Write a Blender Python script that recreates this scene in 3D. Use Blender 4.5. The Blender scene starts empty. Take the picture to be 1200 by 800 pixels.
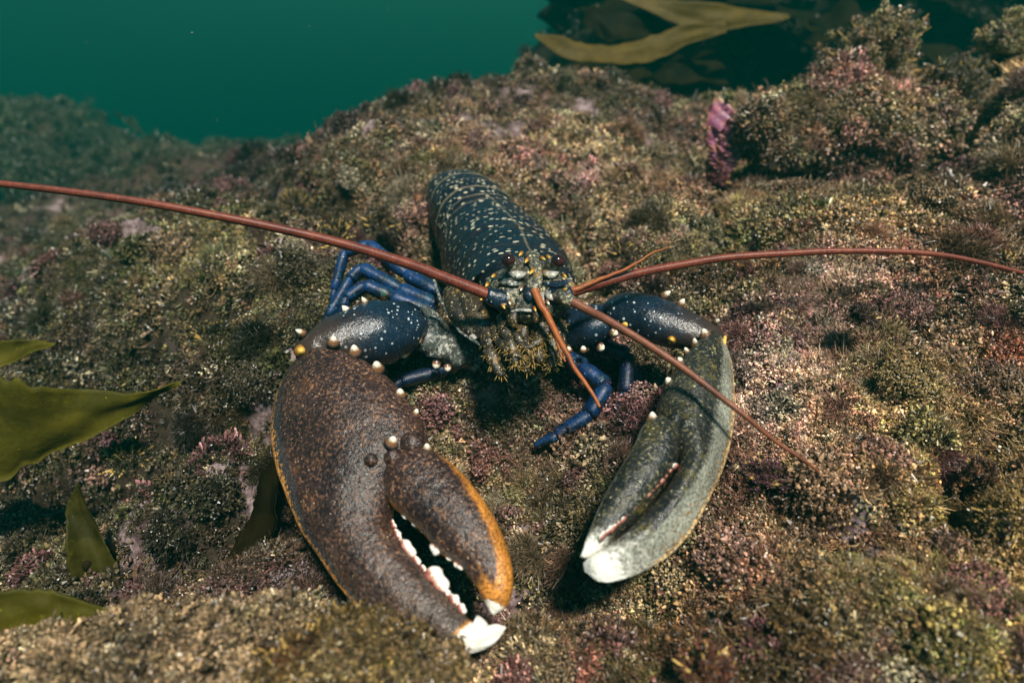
import bpy, math, random
import numpy as np
from mathutils import Vector, Matrix

random.seed(7)
rng = np.random.default_rng(7)
sc = bpy.context.scene
COL = sc.collection

# ------------------------------------------------------------------ camera
PITCH = math.radians(30.0)
CAM = np.array((0.0, 0.0, 0.22))
FPX = 22.0 / 36.0 * 1200.0
cd = bpy.data.cameras.new("camera")
cam = bpy.data.objects.new("camera", cd)
COL.objects.link(cam)
cam.location = CAM
cam.rotation_euler = (math.pi / 2 - PITCH, 0, 0)
cd.sensor_width = 36
cd.lens = 22
cd.clip_start = 0.01
cd.clip_end = 200
cd.dof.use_dof = True
cd.dof.focus_distance = 0.32
cd.dof.aperture_fstop = 6.5
sc.camera = cam

# ------------------------------------------------------------------ light
SUN_DIR = Vector((0.17, -0.38, 0.88)).normalized()      # towards the sun
wd = bpy.data.worlds.new("World")
sc.world = wd
wd.use_nodes = True
nt = wd.node_tree
bg = nt.nodes["Background"]
sky = nt.nodes.new("ShaderNodeTexSky")
sky.sky_type = 'NISHITA'
sky.sun_disc = False
sky.sun_elevation = math.asin(SUN_DIR.z)
sky.sun_rotation = math.atan2(SUN_DIR.x, SUN_DIR.y)
mul = nt.nodes.new("ShaderNodeMix")
mul.data_type = 'RGBA'
mul.blend_type = 'MULTIPLY'
mul.inputs[0].default_value = 1.0
nt.links.new(sky.outputs[0], mul.inputs[6])
mul.inputs[7].default_value = (0.16, 0.64, 0.54, 1)       # daylight after metres of green water
nt.links.new(mul.outputs[2], bg.inputs[0])
bg.inputs[1].default_value = 0.05
sd = bpy.data.lights.new("sun", 'SUN')
sd.energy = 3.0
sd.angle = math.radians(9)         # scattered by the water above: soft-edged shade
sd.color = (1.0, 0.93, 0.82)
sun = bpy.data.objects.new("sun", sd)
COL.objects.link(sun)
sun.rotation_euler = (-SUN_DIR).to_track_quat('-Z', 'Y').to_euler()
sun.location = SUN_DIR * 3
sc.view_settings.view_transform = 'Standard'
sc.view_settings.look = 'None'
sc.view_settings.gamma = 1
sc.view_settings.exposure = 1.42
sc.cycles.volume_bounces = 0
sc.cycles.max_bounces = 5
sc.cycles.use_denoising = True

# ------------------------------------------------------------------ helpers
FWD = np.array((0, math.cos(PITCH), -math.sin(PITCH)))
UP = np.array((0, math.sin(PITCH), math.cos(PITCH)))
RIGHT = np.array((1.0, 0, 0))


def ray(px, py):
    return FWD + (px - 600) / FPX * RIGHT + (400 - py) / FPX * UP


def W(px, py, d):
    """point of the place that stands d metres deep along the lens axis"""
    return CAM + d * ray(px, py)


def Wz(px, py, z):
    r = ray(px, py)
    return CAM + (z - CAM[2]) / r[2] * r


def Wpl(px, py, p0, n):
    r = ray(px, py)
    return CAM + np.dot(p0 - CAM, n) / np.dot(r, n) * r


def unit(v):
    v = np.asarray(v, float)
    return v / (np.linalg.norm(v) + 1e-12)


def catmull(P, n):
    """resample control points (k,c) to n points"""
    P = np.asarray(P, float)
    if P.ndim == 1:
        P = P[:, None]
    k = len(P)
    t = np.linspace(0, k - 1, n)
    i = np.minimum(t.astype(int), k - 2)
    f = (t - i)[:, None]
    g = lambda j: P[np.clip(j, 0, k - 1)]
    p0, p1, p2, p3 = g(i - 1), g(i), g(i + 1), g(i + 2)
    p0 = np.where((i == 0)[:, None], 2 * p1 - p2, p0)
    p3 = np.where((i == k - 2)[:, None], 2 * p2 - p1, p3)
    return 0.5 * (2 * p1 + (p2 - p0) * f + (2 * p0 - 5 * p1 + 4 * p2 - p3) * f ** 2 + (3 * p1 - p0 - 3 * p2 + p3) * f ** 3)


def _hash(ix, iy, iz):
    h = (ix.astype(np.int64) * 374761393 + iy.astype(np.int64) * 668265263 + iz.astype(np.int64) * 2147483647) & 0xffffffff
    h = ((h ^ (h >> 13)) * 1274126177) & 0xffffffff
    h = (h ^ (h >> 16)) & 0xffffffff
    return h.astype(np.float64) / 4294967295.0


def vnoise(p):
    p = np.asarray(p, float)
    i = np.floor(p).astype(np.int64)
    f = p - i
    f = f * f * f * (f * (f * 6 - 15) + 10)
    r = 0
    for dx in (0, 1):
        for dy in (0, 1):
            for dz in (0, 1):
                w = (f[:, 0] if dx else 1 - f[:, 0]) * (f[:, 1] if dy else 1 - f[:, 1]) * (f[:, 2] if dz else 1 - f[:, 2])
                r = r + w * _hash(i[:, 0] + dx, i[:, 1] + dy, i[:, 2] + dz)
    return r * 2 - 1


def fbm(p, oct=4, gain=0.5):
    a, r, s = 1.0, 0, 0
    for k in range(oct):
        r = r + a * vnoise(p * (2.03 ** k) + 17.3 * k)
        s += a
        a *= gain
    return r / s


WLOC = {}


def link(o, loc, parent=None):
    COL.objects.link(o)
    loc = np.asarray(loc, float)
    WLOC[o.name] = loc
    if parent is not None:
        o.parent = parent
        loc = loc - WLOC[parent.name]
    o.location = loc
    return o


def tag(o, label=None, cat=None, group=None, kind=None):
    if label: o['label'] = label
    if cat: o['category'] = cat
    if group: o['group'] = group
    if kind: o['kind'] = kind
    return o


def empty(name, loc, label=None, cat=None, group=None):
    o = bpy.data.objects.new(name, None)
    o.empty_display_size = 0.02
    link(o, loc)
    return tag(o, label, cat, group)


def build(name, V, F, mat, parent=None, attrs=None, smooth=True, origin=None):
    """V in world coordinates; one mesh object with its origin at its middle"""
    V = np.asarray(V, float)
    c = V.mean(0) if origin is None else np.asarray(origin, float)
    me = bpy.data.meshes.new(name)
    me.from_pydata((V - c).tolist(), [], [tuple(int(a) for a in f) for f in F])
    if smooth:
        me.polygons.foreach_set("use_smooth", np.ones(len(me.polygons), dtype=bool))
    for k, a in (attrs or {}).items():
        a = np.asarray(a, float)
        if a.ndim == 1:
            at = me.attributes.new(k, 'FLOAT', 'POINT')
            at.data.foreach_set("value", a.astype(np.float32))
        else:
            at = me.attributes.new(k, 'FLOAT_COLOR', 'POINT')
            at.data.foreach_set("color", np.c_[a, np.ones(len(a))].astype(np.float32).ravel())
    me.materials.append(mat)
    me.update()
    o = bpy.data.objects.new(name, me)
    return link(o, c, parent)


class Bag:
    """several shapes that make up one part"""
    def __init__(s): s.V, s.F, s.A, s.n = [], [], {}, 0
    def add(s, V, F, **attrs):
        V = np.asarray(V, float)
        s.V.append(V)
        s.F += [tuple(i + s.n for i in f) for f in F]
        for k, a in attrs.items():
            s.A.setdefault(k, []).append(np.broadcast_to(np.asarray(a, float), (len(V),)) if np.ndim(a) < 2 else a)
        s.n += len(V)
    def build(s, name, mat, parent=None, **kw):
        return build(name, np.vstack(s.V), s.F, mat, parent, {k: np.concatenate(a) for k, a in s.A.items()}, **kw)


def grid_faces(n, m, closed=True):
    F = []
    for i in range(n - 1):
        for j in range(m if closed else m - 1):
            k = (j + 1) % m
            F.append((i * m + j, i * m + k, (i + 1) * m + k, (i + 1) * m + j))
    return F


def frames(P, up=(0, 0, 1)):
    T = np.gradient(P, axis=0)
    T /= np.linalg.norm(T, axis=1)[:, None] + 1e-12
    N = np.zeros_like(P)
    u = np.asarray(up, float)
    for i in range(len(P)):
        b = np.cross(T[i], u)
        if np.linalg.norm(b) < 1e-6:
            b = np.cross(T[i], (0.3, 1, 0.2))
        b = unit(b)
        N[i] = np.cross(b, T[i])
        u = N[i]
    B = np.cross(T, N)
    return T, N, B


def tube(P, R, m=10, flat=1.0, up=(0, 0, 1), cap=True):
    P, R = np.asarray(P, float), np.asarray(R, float)
    n = len(P)
    T, N, B = frames(P, up)
    a = np.linspace(0, 2 * math.pi, m, endpoint=False)
    V = P[:, None, :] + R[:, None, None] * (np.cos(a)[None, :, None] * B[:, None, :] + flat * np.sin(a)[None, :, None] * N[:, None, :])
    V = V.reshape(-1, 3)
    F = grid_faces(n, m)
    t = np.repeat(np.linspace(0, 1, n), m)
    if cap:
        V = np.vstack([V, P[0], P[-1]])
        c0, c1 = len(V) - 2, len(V) - 1
        for j in range(m):
            k = (j + 1) % m
            F.append((c0, k, j))
            F.append((c1, (n - 1) * m + j, (n - 1) * m + k))
        t = np.r_[t, 0, 1]
    return V, F, t


def cone(base, tip, r, m=8, k=6, blunt=0.5, bend=None):
    """pointed or rounded spine"""
    base, tip = np.asarray(base, float), np.asarray(tip, float)
    s = np.linspace(0, 1, k)
    P = base + (tip - base) * s[:, None]
    if bend is not None:
        P = P + np.asarray(bend) * (s ** 2)[:, None]
    R = r * (1 - s ** (1 + 2 * blunt)) ** (0.5 + 0.5 * (1 - blunt))
    R[-1] = r * 0.02
    return tube(P, R, m, up=(0.31, 0.2, 0.9))


def knob(p, d, r, h):
    """tubercle that swells out of the shell"""
    sg = np.array((-.30, 0, .12, .28, .48, .68, .84, .95, 1.0))
    rr = np.array((1.62, 1.46, 1.28, 1.10, .90, .68, .46, .24, .03)) * r
    P = np.asarray(p) + np.asarray(d)[None, :] * (sg * h)[:, None]
    return tube(P, rr, 14, up=(0.31, 0.2, 0.9))


def ball(c, r, m=12, k=9, squash=(1, 1, 1)):
    th = np.linspace(0, math.pi, k)
    a = np.linspace(0, 2 * math.pi, m, endpoint=False)
    V = np.array([(math.sin(t) * math.cos(p), math.sin(t) * math.sin(p), math.cos(t)) for t in th for p in a])
    V = V * np.asarray(squash) * r + np.asarray(c)
    return V, grid_faces(k, m)


# ------------------------------------------------------------------ materials
def mat(name):
    m = bpy.data.materials.new(name)
    m.use_nodes = True
    t = m.node_tree
    return m, t, t.nodes["Principled BSDF"]


def N(t, typ, **kw):
    n = t.nodes.new(typ)
    for k, v in kw.items():
        setattr(n, k, v)
    return n


def mixc(t, fac, a, b, blend='MIX'):
    n = N(t, "ShaderNodeMix", data_type='RGBA', blend_type=blend)
    for s, v in ((0, fac), (6, a), (7, b)):
        if hasattr(v, "links") or hasattr(v, "is_output"):
            t.links.new(v, n.inputs[s])
        elif s == 0:
            n.inputs[0].default_value = v
        else:
            n.inputs[s].default_value = (*v, 1)
    return n.outputs[2]


def ramp(t, src, lo, hi, a=0.0, b=1.0):
    n = N(t, "ShaderNodeMapRange", interpolation_type='SMOOTHSTEP')
    t.links.new(src, n.inputs[0])
    n.inputs[1].default_value, n.inputs[2].default_value = lo, hi
    n.inputs[3].default_value, n.inputs[4].default_value = a, b
    return n.outputs[0]


def math_(t, op, a, b=None):
    n = N(t, "ShaderNodeMath", operation=op)
    for s, v in ((0, a), (1, b)):
        if v is None: continue
        if hasattr(v, "is_output"): t.links.new(v, n.inputs[s])
        else: n.inputs[s].default_value = v
    return n.outputs[0]


def noise(t, scale, detail=4, rough=0.6, vec=None, dim=0):
    n = N(t, "ShaderNodeTexNoise")
    n.inputs["Scale"].default_value = scale
    n.inputs["Detail"].default_value = detail
    n.inputs["Roughness"].default_value = rough
    n.inputs["Distortion"].default_value = dim
    if vec is not None: t.links.new(vec, n.inputs["Vector"])
    return n.outputs["Fac"]


def attr(t, name, typ='GEOMETRY', out="Fac"):
    n = N(t, "ShaderNodeAttribute", attribute_name=name, attribute_type=typ)
    return n.outputs[out]


def shell(name, c0, c1, speck, spot, spot_thr=0.16, spot_scale=260, speck_scale=900, speck_lo=0.56, rough=0.44,
          rim=None, tipc=None, glow=None, patch=None, stretch=(1, 1, 1), bump=0.25, gate=.5, keep=False):
    """mottled arthropod shell; vertex masks 'rim' and 'tip' carry its own coloured margin and white point"""
    m, t, b = mat(name)
    tc = N(t, "ShaderNodeTexCoord")
    mp = N(t, "ShaderNodeMapping")
    mp.inputs["Scale"].default_value = stretch
    t.links.new(tc.outputs["Object"], mp.inputs[0])
    v = mp.outputs[0]
    n1 = noise(t, 45, 5, 0.65, v)
    col = mixc(t, ramp(t, n1, 0.35, 0.65), c0, c1)
    if patch:
        col = mixc(t, ramp(t, noise(t, 70, 4, 0.7, v, 0.6), 0.54, 0.68, 0, 0.8), col, patch)
    n2 = noise(t, speck_scale, 3, 0.7, v)
    n3 = noise(t, 60, 3, 0.6, v)
    col = mixc(t, math_(t, 'MULTIPLY', ramp(t, n2, speck_lo, speck_lo + 0.12), ramp(t, n3, 0.3, 0.7, 0.25, 1.0)), col, speck)
    vo = N(t, "ShaderNodeTexVoronoi", feature='F1')
    vo.inputs["Scale"].default_value = spot_scale
    t.links.new(v, vo.inputs["Vector"])
    sep = N(t, "ShaderNodeSeparateColor")
    t.links.new(vo.outputs["Color"], sep.inputs[0])
    gate = ramp(t, sep.outputs[0], gate, gate + .04)
    thr = math_(t, 'MULTIPLY', sep.outputs[1], spot_thr)
    dd = math_(t, 'SUBTRACT', thr, vo.outputs["Distance"])
    col = mixc(t, math_(t, 'MULTIPLY', ramp(t, dd, -0.05, 0.05), gate), col, spot)
    if rim:
        wob = math_(t, 'ADD', attr(t, "rim"), math_(t, 'MULTIPLY', math_(t, 'SUBTRACT', n2, 0.5), 0.5))
        for c, lo, hi in rim:
            col = mixc(t, ramp(t, wob, lo, hi), col, c)
    if tipc:
        wob2 = math_(t, 'ADD', attr(t, "tip"), math_(t, 'MULTIPLY', math_(t, 'SUBTRACT', noise(t, 400, 3, 0.7, v), 0.5), 0.55))
        for c, lo, hi in tipc:
            col = mixc(t, ramp(t, wob2, lo, hi), col, c)
    if glow:
        wg = math_(t, 'ADD', attr(t, "glow"), math_(t, 'MULTIPLY', math_(t, 'SUBTRACT', noise(t, 350, 4, 0.7, v), 0.5), 0.8))
        col = mixc(t, ramp(t, wg, 0.25, 0.85), col, glow)
    if keep:
        g = ramp(t, noise(t, 900, 3, 0.75, v), 0.36, 0.62, 0.42, 1.3)
        sv = N(t, "ShaderNodeVectorMath", operation='SCALE')
        t.links.new(col, sv.inputs[0])
        g = math_(t, 'MULTIPLY', g, ramp(t, noise(t, 28, 4, 0.65, v, 0.8), 0.32, 0.66, 0.62, 1.22))
        t.links.new(g, sv.inputs["Scale"])
        col = sv.outputs[0]
    if tipc:
        col = mixc(t, ramp(t, wob2, tipc[-1][1], tipc[-1][2]), col, tipc[-1][0])
    t.links.new(col, b.inputs["Base Color"])
    t.links.new(ramp(t, n2, 0.3, 0.7, rough - 0.08, rough + 0.15), b.inputs["Roughness"])
    b.inputs["Specular IOR Level"].default_value = 0.45
    bp = N(t, "ShaderNodeBump")
    bp.inputs["Strength"].default_value = bump
    bp.inputs["Distance"].default_value = 0.001
    t.links.new(math_(t, 'ADD', n2, math_(t, 'MULTIPLY', noise(t, 220, 3, 0.6, v), 1.5)), bp.inputs["Height"])
    t.links.new(bp.outputs[0], b.inputs["Normal"])
    return m


def tipmat(name, base, mid, tipc, lo=0.2, hi=0.6, rough=0.3):
    m, t, b = mat(name)
    tc = N(t, "ShaderNodeTexCoord")
    w = math_(t, 'ADD', attr(t, "tip"), math_(t, 'MULTIPLY', math_(t, 'SUBTRACT', noise(t, 700, 3, 0.6, tc.outputs["Object"]), 0.5), 0.4))
    col = mixc(t, ramp(t, w, 0.05, lo), base, mid)
    col = mixc(t, ramp(t, w, lo, hi), col, tipc)
    t.links.new(col, b.inputs["Base Color"])
    b.inputs["Roughness"].default_value = rough
    return m


M = {}
M['body'] = shell("body shell", (0.004, 0.006, 0.011), (0.006, 0.013, 0.020), (0.045, 0.047, 0.046), (0.55, 0.49, 0.36), 0.50, 560, 1000, 0.58, 0.26,
                  rim=[((0.22, 0.17, 0.10), 0.50, 0.90)], patch=(0.026, 0.015, 0.012), bump=0.4, stretch=(.45, 1.3, .7), gate=.64)
M['claw_brown'] = shell("brown claw shell", (0.018, 0.010, 0.011), (0.040, 0.021, 0.018), (0.25, 0.12, 0.06), (0.40, 0.27, 0.17), 0.20, 480, 620, 0.52, 0.30,
                        rim=[((0.035, 0.036, 0.040), 0.72, 0.86), ((0.62, 0.27, 0.06), 0.90, 0.97)],
                        tipc=[((0.105, 0.078, 0.062), 0.26, 0.66), ((0.66, 0.27, 0.045), 0.68, 0.90), ((0.80, 0.75, 0.66), 0.88, 1.0)], patch=(0.085, 0.036, 0.016), bump=0.6, keep=True, glow=(0.52, 0.20, 0.034))
M['claw_olive'] = shell("olive claw shell", (0.010, 0.011, 0.012), (0.030, 0.030, 0.024), (0.25, 0.21, 0.09), (0.42, 0.40, 0.24), 0.22, 420, 620, 0.54, 0.30,
                        rim=[((0.23, 0.23, 0.185), 0.40, 0.66), ((0.20, 0.09, 0.02), 0.88, 0.93), ((0.70, 0.48, 0.24), 0.93, 0.98)],
                        tipc=[((0.40, 0.39, 0.33), 0.46, 0.70), ((0.82, 0.79, 0.71), 0.68, 0.90)], patch=(0.10, 0.078, 0.018), bump=0.6, keep=True)
M['arm'] = shell("arm shell", (0.004, 0.008, 0.016), (0.007, 0.019, 0.038), (0.04, 0.055, 0.065), (0.42, 0.47, 0.47), 0.34, 420, 900, 0.56, 0.24,
                 tipc=[((0.035, 0.022, 0.016), 0.4, 0.9)], bump=0.3)
M['pale'] = shell("pale skin", (0.09, 0.085, 0.08), (0.30, 0.28, 0.25), (0.5, 0.48, 0.42), (0.05, 0.05, 0.05), 0.30, 420, 700, 0.5, 0.4)
M['joint'] = shell("pale joint skin", (0.016, 0.026, 0.026), (0.07, 0.075, 0.065), (0.50, 0.48, 0.42), (0.015, 0.02, 0.02), 0.42, 420, 420, 0.50, 0.45,
                   patch=(0.03, 0.05, 0.05))
M['leg'] = shell("blue leg shell", (0.003, 0.030, 0.115), (0.002, 0.005, 0.014), (0.012, 0.09, 0.18), (0.20, 0.28, 0.36), 0.24, 200, 320, 0.55, 0.42,
                 tipc=[((0.07, 0.04, 0.13), 0.60, 0.9), ((0.30, 0.14, 0.06), 0.96, 1.08)], patch=(0.004, 0.045, 0.09), stretch=(2.4, 2.4, 2.4))
M['leg_dark'] = shell("dark leg shell", (0.003, 0.014, 0.05), (0.003, 0.005, 0.010), (0.010, 0.05, 0.10), (0.20, 0.28, 0.36), 0.24, 420, 700, 0.58, 0.38,
                 tipc=[((0.06, 0.035, 0.10), 0.60, 0.9), ((0.28, 0.13, 0.06), 0.96, 1.08)], patch=(0.003, 0.03, 0.07), stretch=(2.4, 2.4, 2.4))
M['face'] = shell("face plates", (0.010, 0.012, 0.013), (0.055, 0.060, 0.048), (0.34, 0.30, 0.20), (0.55, 0.45, 0.25), 0.40, 480, 700, 0.48, 0.40,
                  patch=(0.30, 0.15, 0.02))
M['mouth'] = shell("mouthpart shell", (0.006, 0.006, 0.007), (0.030, 0.022, 0.012), (0.30, 0.20, 0.06), (0.50, 0.40, 0.20), 0.36, 520, 620, 0.55, 0.40,
                   patch=(0.20, 0.105, 0.02), stretch=(1.6, 1.6, 1.6))
M['tubercle'] = tipmat("ivory tubercle", (0.02, 0.018, 0.02), (0.17, 0.075, 0.028), (0.80, 0.72, 0.58), 0.40, 0.78)
M['spot'] = tipmat("amber tubercle", (0.03, 0.02, 0.02), (0.24, 0.10, 0.01), (0.70, 0.42, 0.08), 0.3, 0.8)
M['tooth'] = tipmat("ivory tooth", (0.24, 0.07, 0.055), (0.46, 0.24, 0.17), (0.82, 0.78, 0.72), 0.22, 0.42)
M['bristle'] = tipmat("bristle", (0.16, 0.11, 0.04), (0.34, 0.20, 0.05), (0.5, 0.33, 0.10))


def antenna_mat(name, c0, c1, c2):
    m, t, b = mat(name)
    tc = N(t, "ShaderNodeTexCoord")
    f = attr(t, "along")                       # ring count along the feeler
    s = math_(t, 'SINE', math_(t, 'MULTIPLY', f, 2 * math.pi))
    n1 = noise(t, 300, 4, 0.65, tc.outputs["Object"])
    col = mixc(t, ramp(t, n1, 0.35, 0.65), c0, c1)
    col = mixc(t, ramp(t, s, 0.3, 1.0, 0, 0.35), col, c2)
    col = mixc(t, ramp(t, noise(t, 38, 4, 0.7, tc.outputs["Object"]), 0.48, 0.68, 0, 0.75), col, c2)
    vo = N(t, "ShaderNodeTexVoronoi", feature='F1')
    vo.inputs["Scale"].default_value = 700
    t.links.new(tc.outputs["Object"], vo.inputs["Vector"])
    col = mixc(t, ramp(t, vo.outputs["Distance"], 0.22, 0.12, 0, 0.55), col, (0.40, 0.22, 0.14))
    t.links.new(col, b.inputs["Base Color"])
    b.inputs["Roughness"].default_value = 0.42
    bp = N(t, "ShaderNodeBump")
    bp.inputs["Strength"].default_value = 0.3
    bp.inputs["Distance"].default_value = 0.0003
    t.links.new(s, bp.inputs["Height"])
    t.links.new(bp.outputs[0], b.inputs["Normal"])
    return m


M['antenna'] = antenna_mat("red antenna", (0.12, 0.022, 0.012), (0.19, 0.040, 0.017), (0.07, 0.012, 0.008))
M['feeler'] = antenna_mat("orange feeler", (0.34, 0.10, 0.018), (0.26, 0.06, 0.014), (0.14, 0.03, 0.010))
M['feeler_brown'] = antenna_mat("brown feeler", (0.15, 0.050, 0.030), (0.22, 0.070, 0.032), (0.07, 0.022, 0.014))

m, t, b = mat("eye gloss")
tc = N(t, "ShaderNodeTexCoord")
t.links.new(mixc(t, ramp(t, noise(t, 250, 3, 0.6, tc.outputs["Object"]), 0.4, 0.7), (0.010, 0.006, 0.006), (0.05, 0.012, 0.012)), b.inputs["Base Color"])
b.inputs["Roughness"].default_value = 0.08
M['eye'] = m

m, t, b = mat("algal rock")
tc = N(t, "ShaderNodeTexCoord")
v = tc.outputs["Object"]
col = mixc(t, ramp(t, noise(t, 60, 6, 0.7, v), 0.35, 0.65), (0.020, 0.015, 0.010), (0.065, 0.050, 0.032))
col = mixc(t, ramp(t, noise(t, 18, 4, 0.6, v), 0.5, 0.7, 0, 0.7), col, (0.09, 0.05, 0.05))
cr = mixc(t, ramp(t, noise(t, 90, 5, 0.7, v), 0.36, 0.64), (0.08, 0.045, 0.05), (0.36, 0.27, 0.27))
col = mixc(t, math_(t, 'MULTIPLY', attr(t, "crust"), ramp(t, noise(t, 300, 3, 0.7, v), 0.30, 0.55, 0.25, 1.0)), col, cr)
t.links.new(col, b.inputs["Base Color"])
b.inputs["Roughness"].default_value = 0.95
b.inputs["Specular IOR Level"].default_value = 0.1
bp = N(t, "ShaderNodeBump")
bp.inputs["Strength"].default_value = 0.9
bp.inputs["Distance"].default_value = 0.003
t.links.new(noise(t, 260, 6, 0.75, v), bp.inputs["Height"])
t.links.new(bp.outputs[0], b.inputs["Normal"])
M['rock'] = m
m, t, b = mat("shade-tinted rock")  # rock colour darkened to stand in for shade behind the kelp
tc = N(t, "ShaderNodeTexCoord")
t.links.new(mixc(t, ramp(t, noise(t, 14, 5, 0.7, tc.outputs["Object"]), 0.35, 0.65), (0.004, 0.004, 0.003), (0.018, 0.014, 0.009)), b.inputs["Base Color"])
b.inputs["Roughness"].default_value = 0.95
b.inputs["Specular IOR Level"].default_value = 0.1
M['rock_shaded'] = m

m, t, b = mat("algal turf")
sv = N(t, "ShaderNodeVectorMath", operation='SCALE')          # each flake's own pigment
t.links.new(attr(t, "tint", 'INSTANCER', "Color"), sv.inputs[0])
t.links.new(math_(t, 'MINIMUM', attr(t, "shade"), 2.3), sv.inputs["Scale"])
tint = sv.outputs[0]
tipf = ramp(t, attr(t, "tip"), 0.55, 1.0, 0, 0.8)
s2 = N(t, "ShaderNodeVectorMath", operation='MULTIPLY_ADD')
t.links.new(tint, s2.inputs[0])
s2.inputs[1].default_value = (1.75, 1.7, 1.6)
s2.inputs[2].default_value = (0.010, 0.008, 0.005)
col = mixc(t, tipf, tint, s2.outputs[0])
t.links.new(col, b.inputs["Base Color"])
b.inputs["Roughness"].default_value = 0.38
b.inputs["Specular IOR Level"].default_value = 0.5
M['turf'] = m


def kelp_mat(name, c0, c1, trans=0.5, spec=0.25):
    m, t, b = mat(name)
    tc = N(t, "ShaderNodeTexCoord")
    v = tc.outputs["Object"]
    col = mixc(t, ramp(t, noise(t, 30, 6, 0.7, v), 0.35, 0.65), c0, c1)
    col = mixc(t, ramp(t, noise(t, 420, 2, 0.6, v), 0.68, 0.76, 0, 0.6), col, tuple(min(1, 3 * c) for c in c1))
    t.links.new(col, b.inputs["Base Color"])
    b.inputs["Roughness"].default_value = 0.62
    b.inputs["Specular IOR Level"].default_value = spec
    tr = N(t, "ShaderNodeBsdfTranslucent")
    t.links.new(col, tr.inputs[0])
    ms = N(t, "ShaderNodeMixShader")
    ms.inputs[0].default_value = trans
    t.links.new(b.outputs[0], ms.inputs[1])
    t.links.new(tr.outputs[0], ms.inputs[2])
    out = t.nodes["Material Output"]
    t.links.new(ms.outputs[0], out.inputs[0])
    bp = N(t, "ShaderNodeBump")
    bp.inputs["Strength"].default_value = 0.4
    bp.inputs["Distance"].default_value = 0.003
    t.links.new(noise(t, 60, 4, 0.6, v), bp.inputs["Height"])
    t.links.new(bp.outputs[0], b.inputs["Normal"])
    return m


M['kelp'] = kelp_mat("olive kelp", (0.065, 0.060, 0.003), (0.150, 0.128, 0.008))
M['kelp_gold'] = kelp_mat("golden kelp", (0.10, 0.066, 0.008), (0.16, 0.105, 0.014))
M['kelp_shade_dark'] = kelp_mat("dark shade-tinted kelp", (0.005, 0.005, 0.002), (0.015, 0.011, 0.003), 0.2, 0.04)  # shade behind the crest put into the colour; also used for strap and stalks
M['kelp_dim'] = kelp_mat("dim olive kelp", (0.030, 0.030, 0.003), (0.075, 0.066, 0.006))
m, t, b = mat("purple seaweed")
tc = N(t, "ShaderNodeTexCoord")
col = mixc(t, ramp(t, noise(t, 120, 4, 0.6, tc.outputs["Object"]), 0.35, 0.65), (0.16, 0.045, 0.11), (0.34, 0.11, 0.14))
col = mixc(t, ramp(t, attr(t, "tip"), 0.6, 1.0, 0, 0.9), col, (0.30, 0.17, 0.06))
t.links.new(col, b.inputs["Base Color"])
b.inputs["Roughness"].default_value = 0.5
M['purple'] = m

# ------------------------------------------------------------------ seabed
ctrl = [(0, 800, .27), (300, 800, .26), (600, 800, .235), (900, 800, .225), (1200, 800, .205),
        (600, 700, .27), (800, 720, .25), (1000, 650, .255), (1200, 600, .258), (620, 560, .32), (700, 480, .36),
        (900, 500, .315), (1000, 400, .36), (1200, 400, .33), (900, 250, .5), (1100, 220, .5), (1200, 200, .47),
        (750, 280, .46), (700, 200, .6), (600, 150, .69), (540, 110, .75), (640, 94, .78), (740, 114, .75), (480, 127, .74),
        (400, 152, .76), (350, 180, .78), (300, 197, .88), (440, 200, .6), (400, 260, .52), (450, 320, .45), (540, 430, .37),
        (300, 350, .45), (250, 450, .39), (200, 540, .38), (290, 600, .33), (100, 600, .38), (60, 350, .62), (200, 280, .68),
        (0, 300, .85), (100, 230, 1.25), (200, 198, 1.35), (850, 187, .68), (800, 150, .72), (900, 190, .62), (1000, 125, .64), (1100, 84, .66), (1200, 46, .64),
        (150, 700, .30), (0, 225, 1.5), (120, 205, 1.8), (280, 188, 1.3), (60, 260, 1.05), (0, 500, .45), (480, 520, .35)]
CP = [W(*c) for c in ctrl] + [np.array(p) for p in (
    (0, 1.1, -.02), (.3, 1.1, -.06), (-.3, 1.25, -.16), (-.9, 1.5, -.3), (.8, 1.0, .08), (0, 1.6, -.35), (1, 1.6, -.2), (-1.2, 1.8, -.3),
    (0, -.2, -.05), (-.4, -.1, -.08), (.4, -.1, .05), (.6, .3, .13), (.8, .6, .17), (-.7, .3, -.08), (0.0, .42, .025), (-.03, .5, .03), (1.5, 0, .1), (-1.5, 0, -.2), (0, -1.5, -.2), (-1.5, 1, -.2), (1.6, 1, .05))]
CP = np.array(CP)


def _tps(r):
    return np.where(r > 1e-9, r * r * np.log(r + 1e-12), 0)


_n = len(CP)
_A = np.zeros((_n + 3, _n + 3))
_A[:_n, :_n] = _tps(np.linalg.norm(CP[:, None, :2] - CP[None, :, :2], axis=2)) + np.eye(_n) * 2e-4
_A[:_n, _n:] = np.c_[np.ones(_n), CP[:, :2]]
_A[_n:, :_n] = _A[:_n, _n:].T
_w = np.linalg.solve(_A, np.r_[CP[:, 2], 0, 0, 0])


def ground_smooth(xy):
    xy = np.asarray(xy, float)
    out = np.zeros(len(xy))
    for s in range(0, len(xy), 40000):
        q = xy[s:s + 40000]
        out[s:s + 40000] = _tps(np.linalg.norm(q[:, None] - CP[None, :, :2], axis=2)) @ _w[:_n] + _w[_n] + q @ _w[_n + 1:]
    r = np.linalg.norm(xy - np.array((0, .3)), axis=1)
    k = np.clip((r - 1.35) / 2.2, 0, 1)
    k = k * k * (3 - 2 * k)
    return np.clip(out, -0.6, 0.35) * (1 - k) + (-3.2) * k


def on_ground(px, py):
    """where the line of sight meets the smooth reef"""
    r = ray(px, py)
    ds = np.linspace(.12, 1.6, 300)
    P = CAM + ds[:, None] * r
    g = ground_smooth(P[:, :2])
    k = np.argmax(P[:, 2] < g)
    return P[k] if k > 0 else P[-1]


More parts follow.
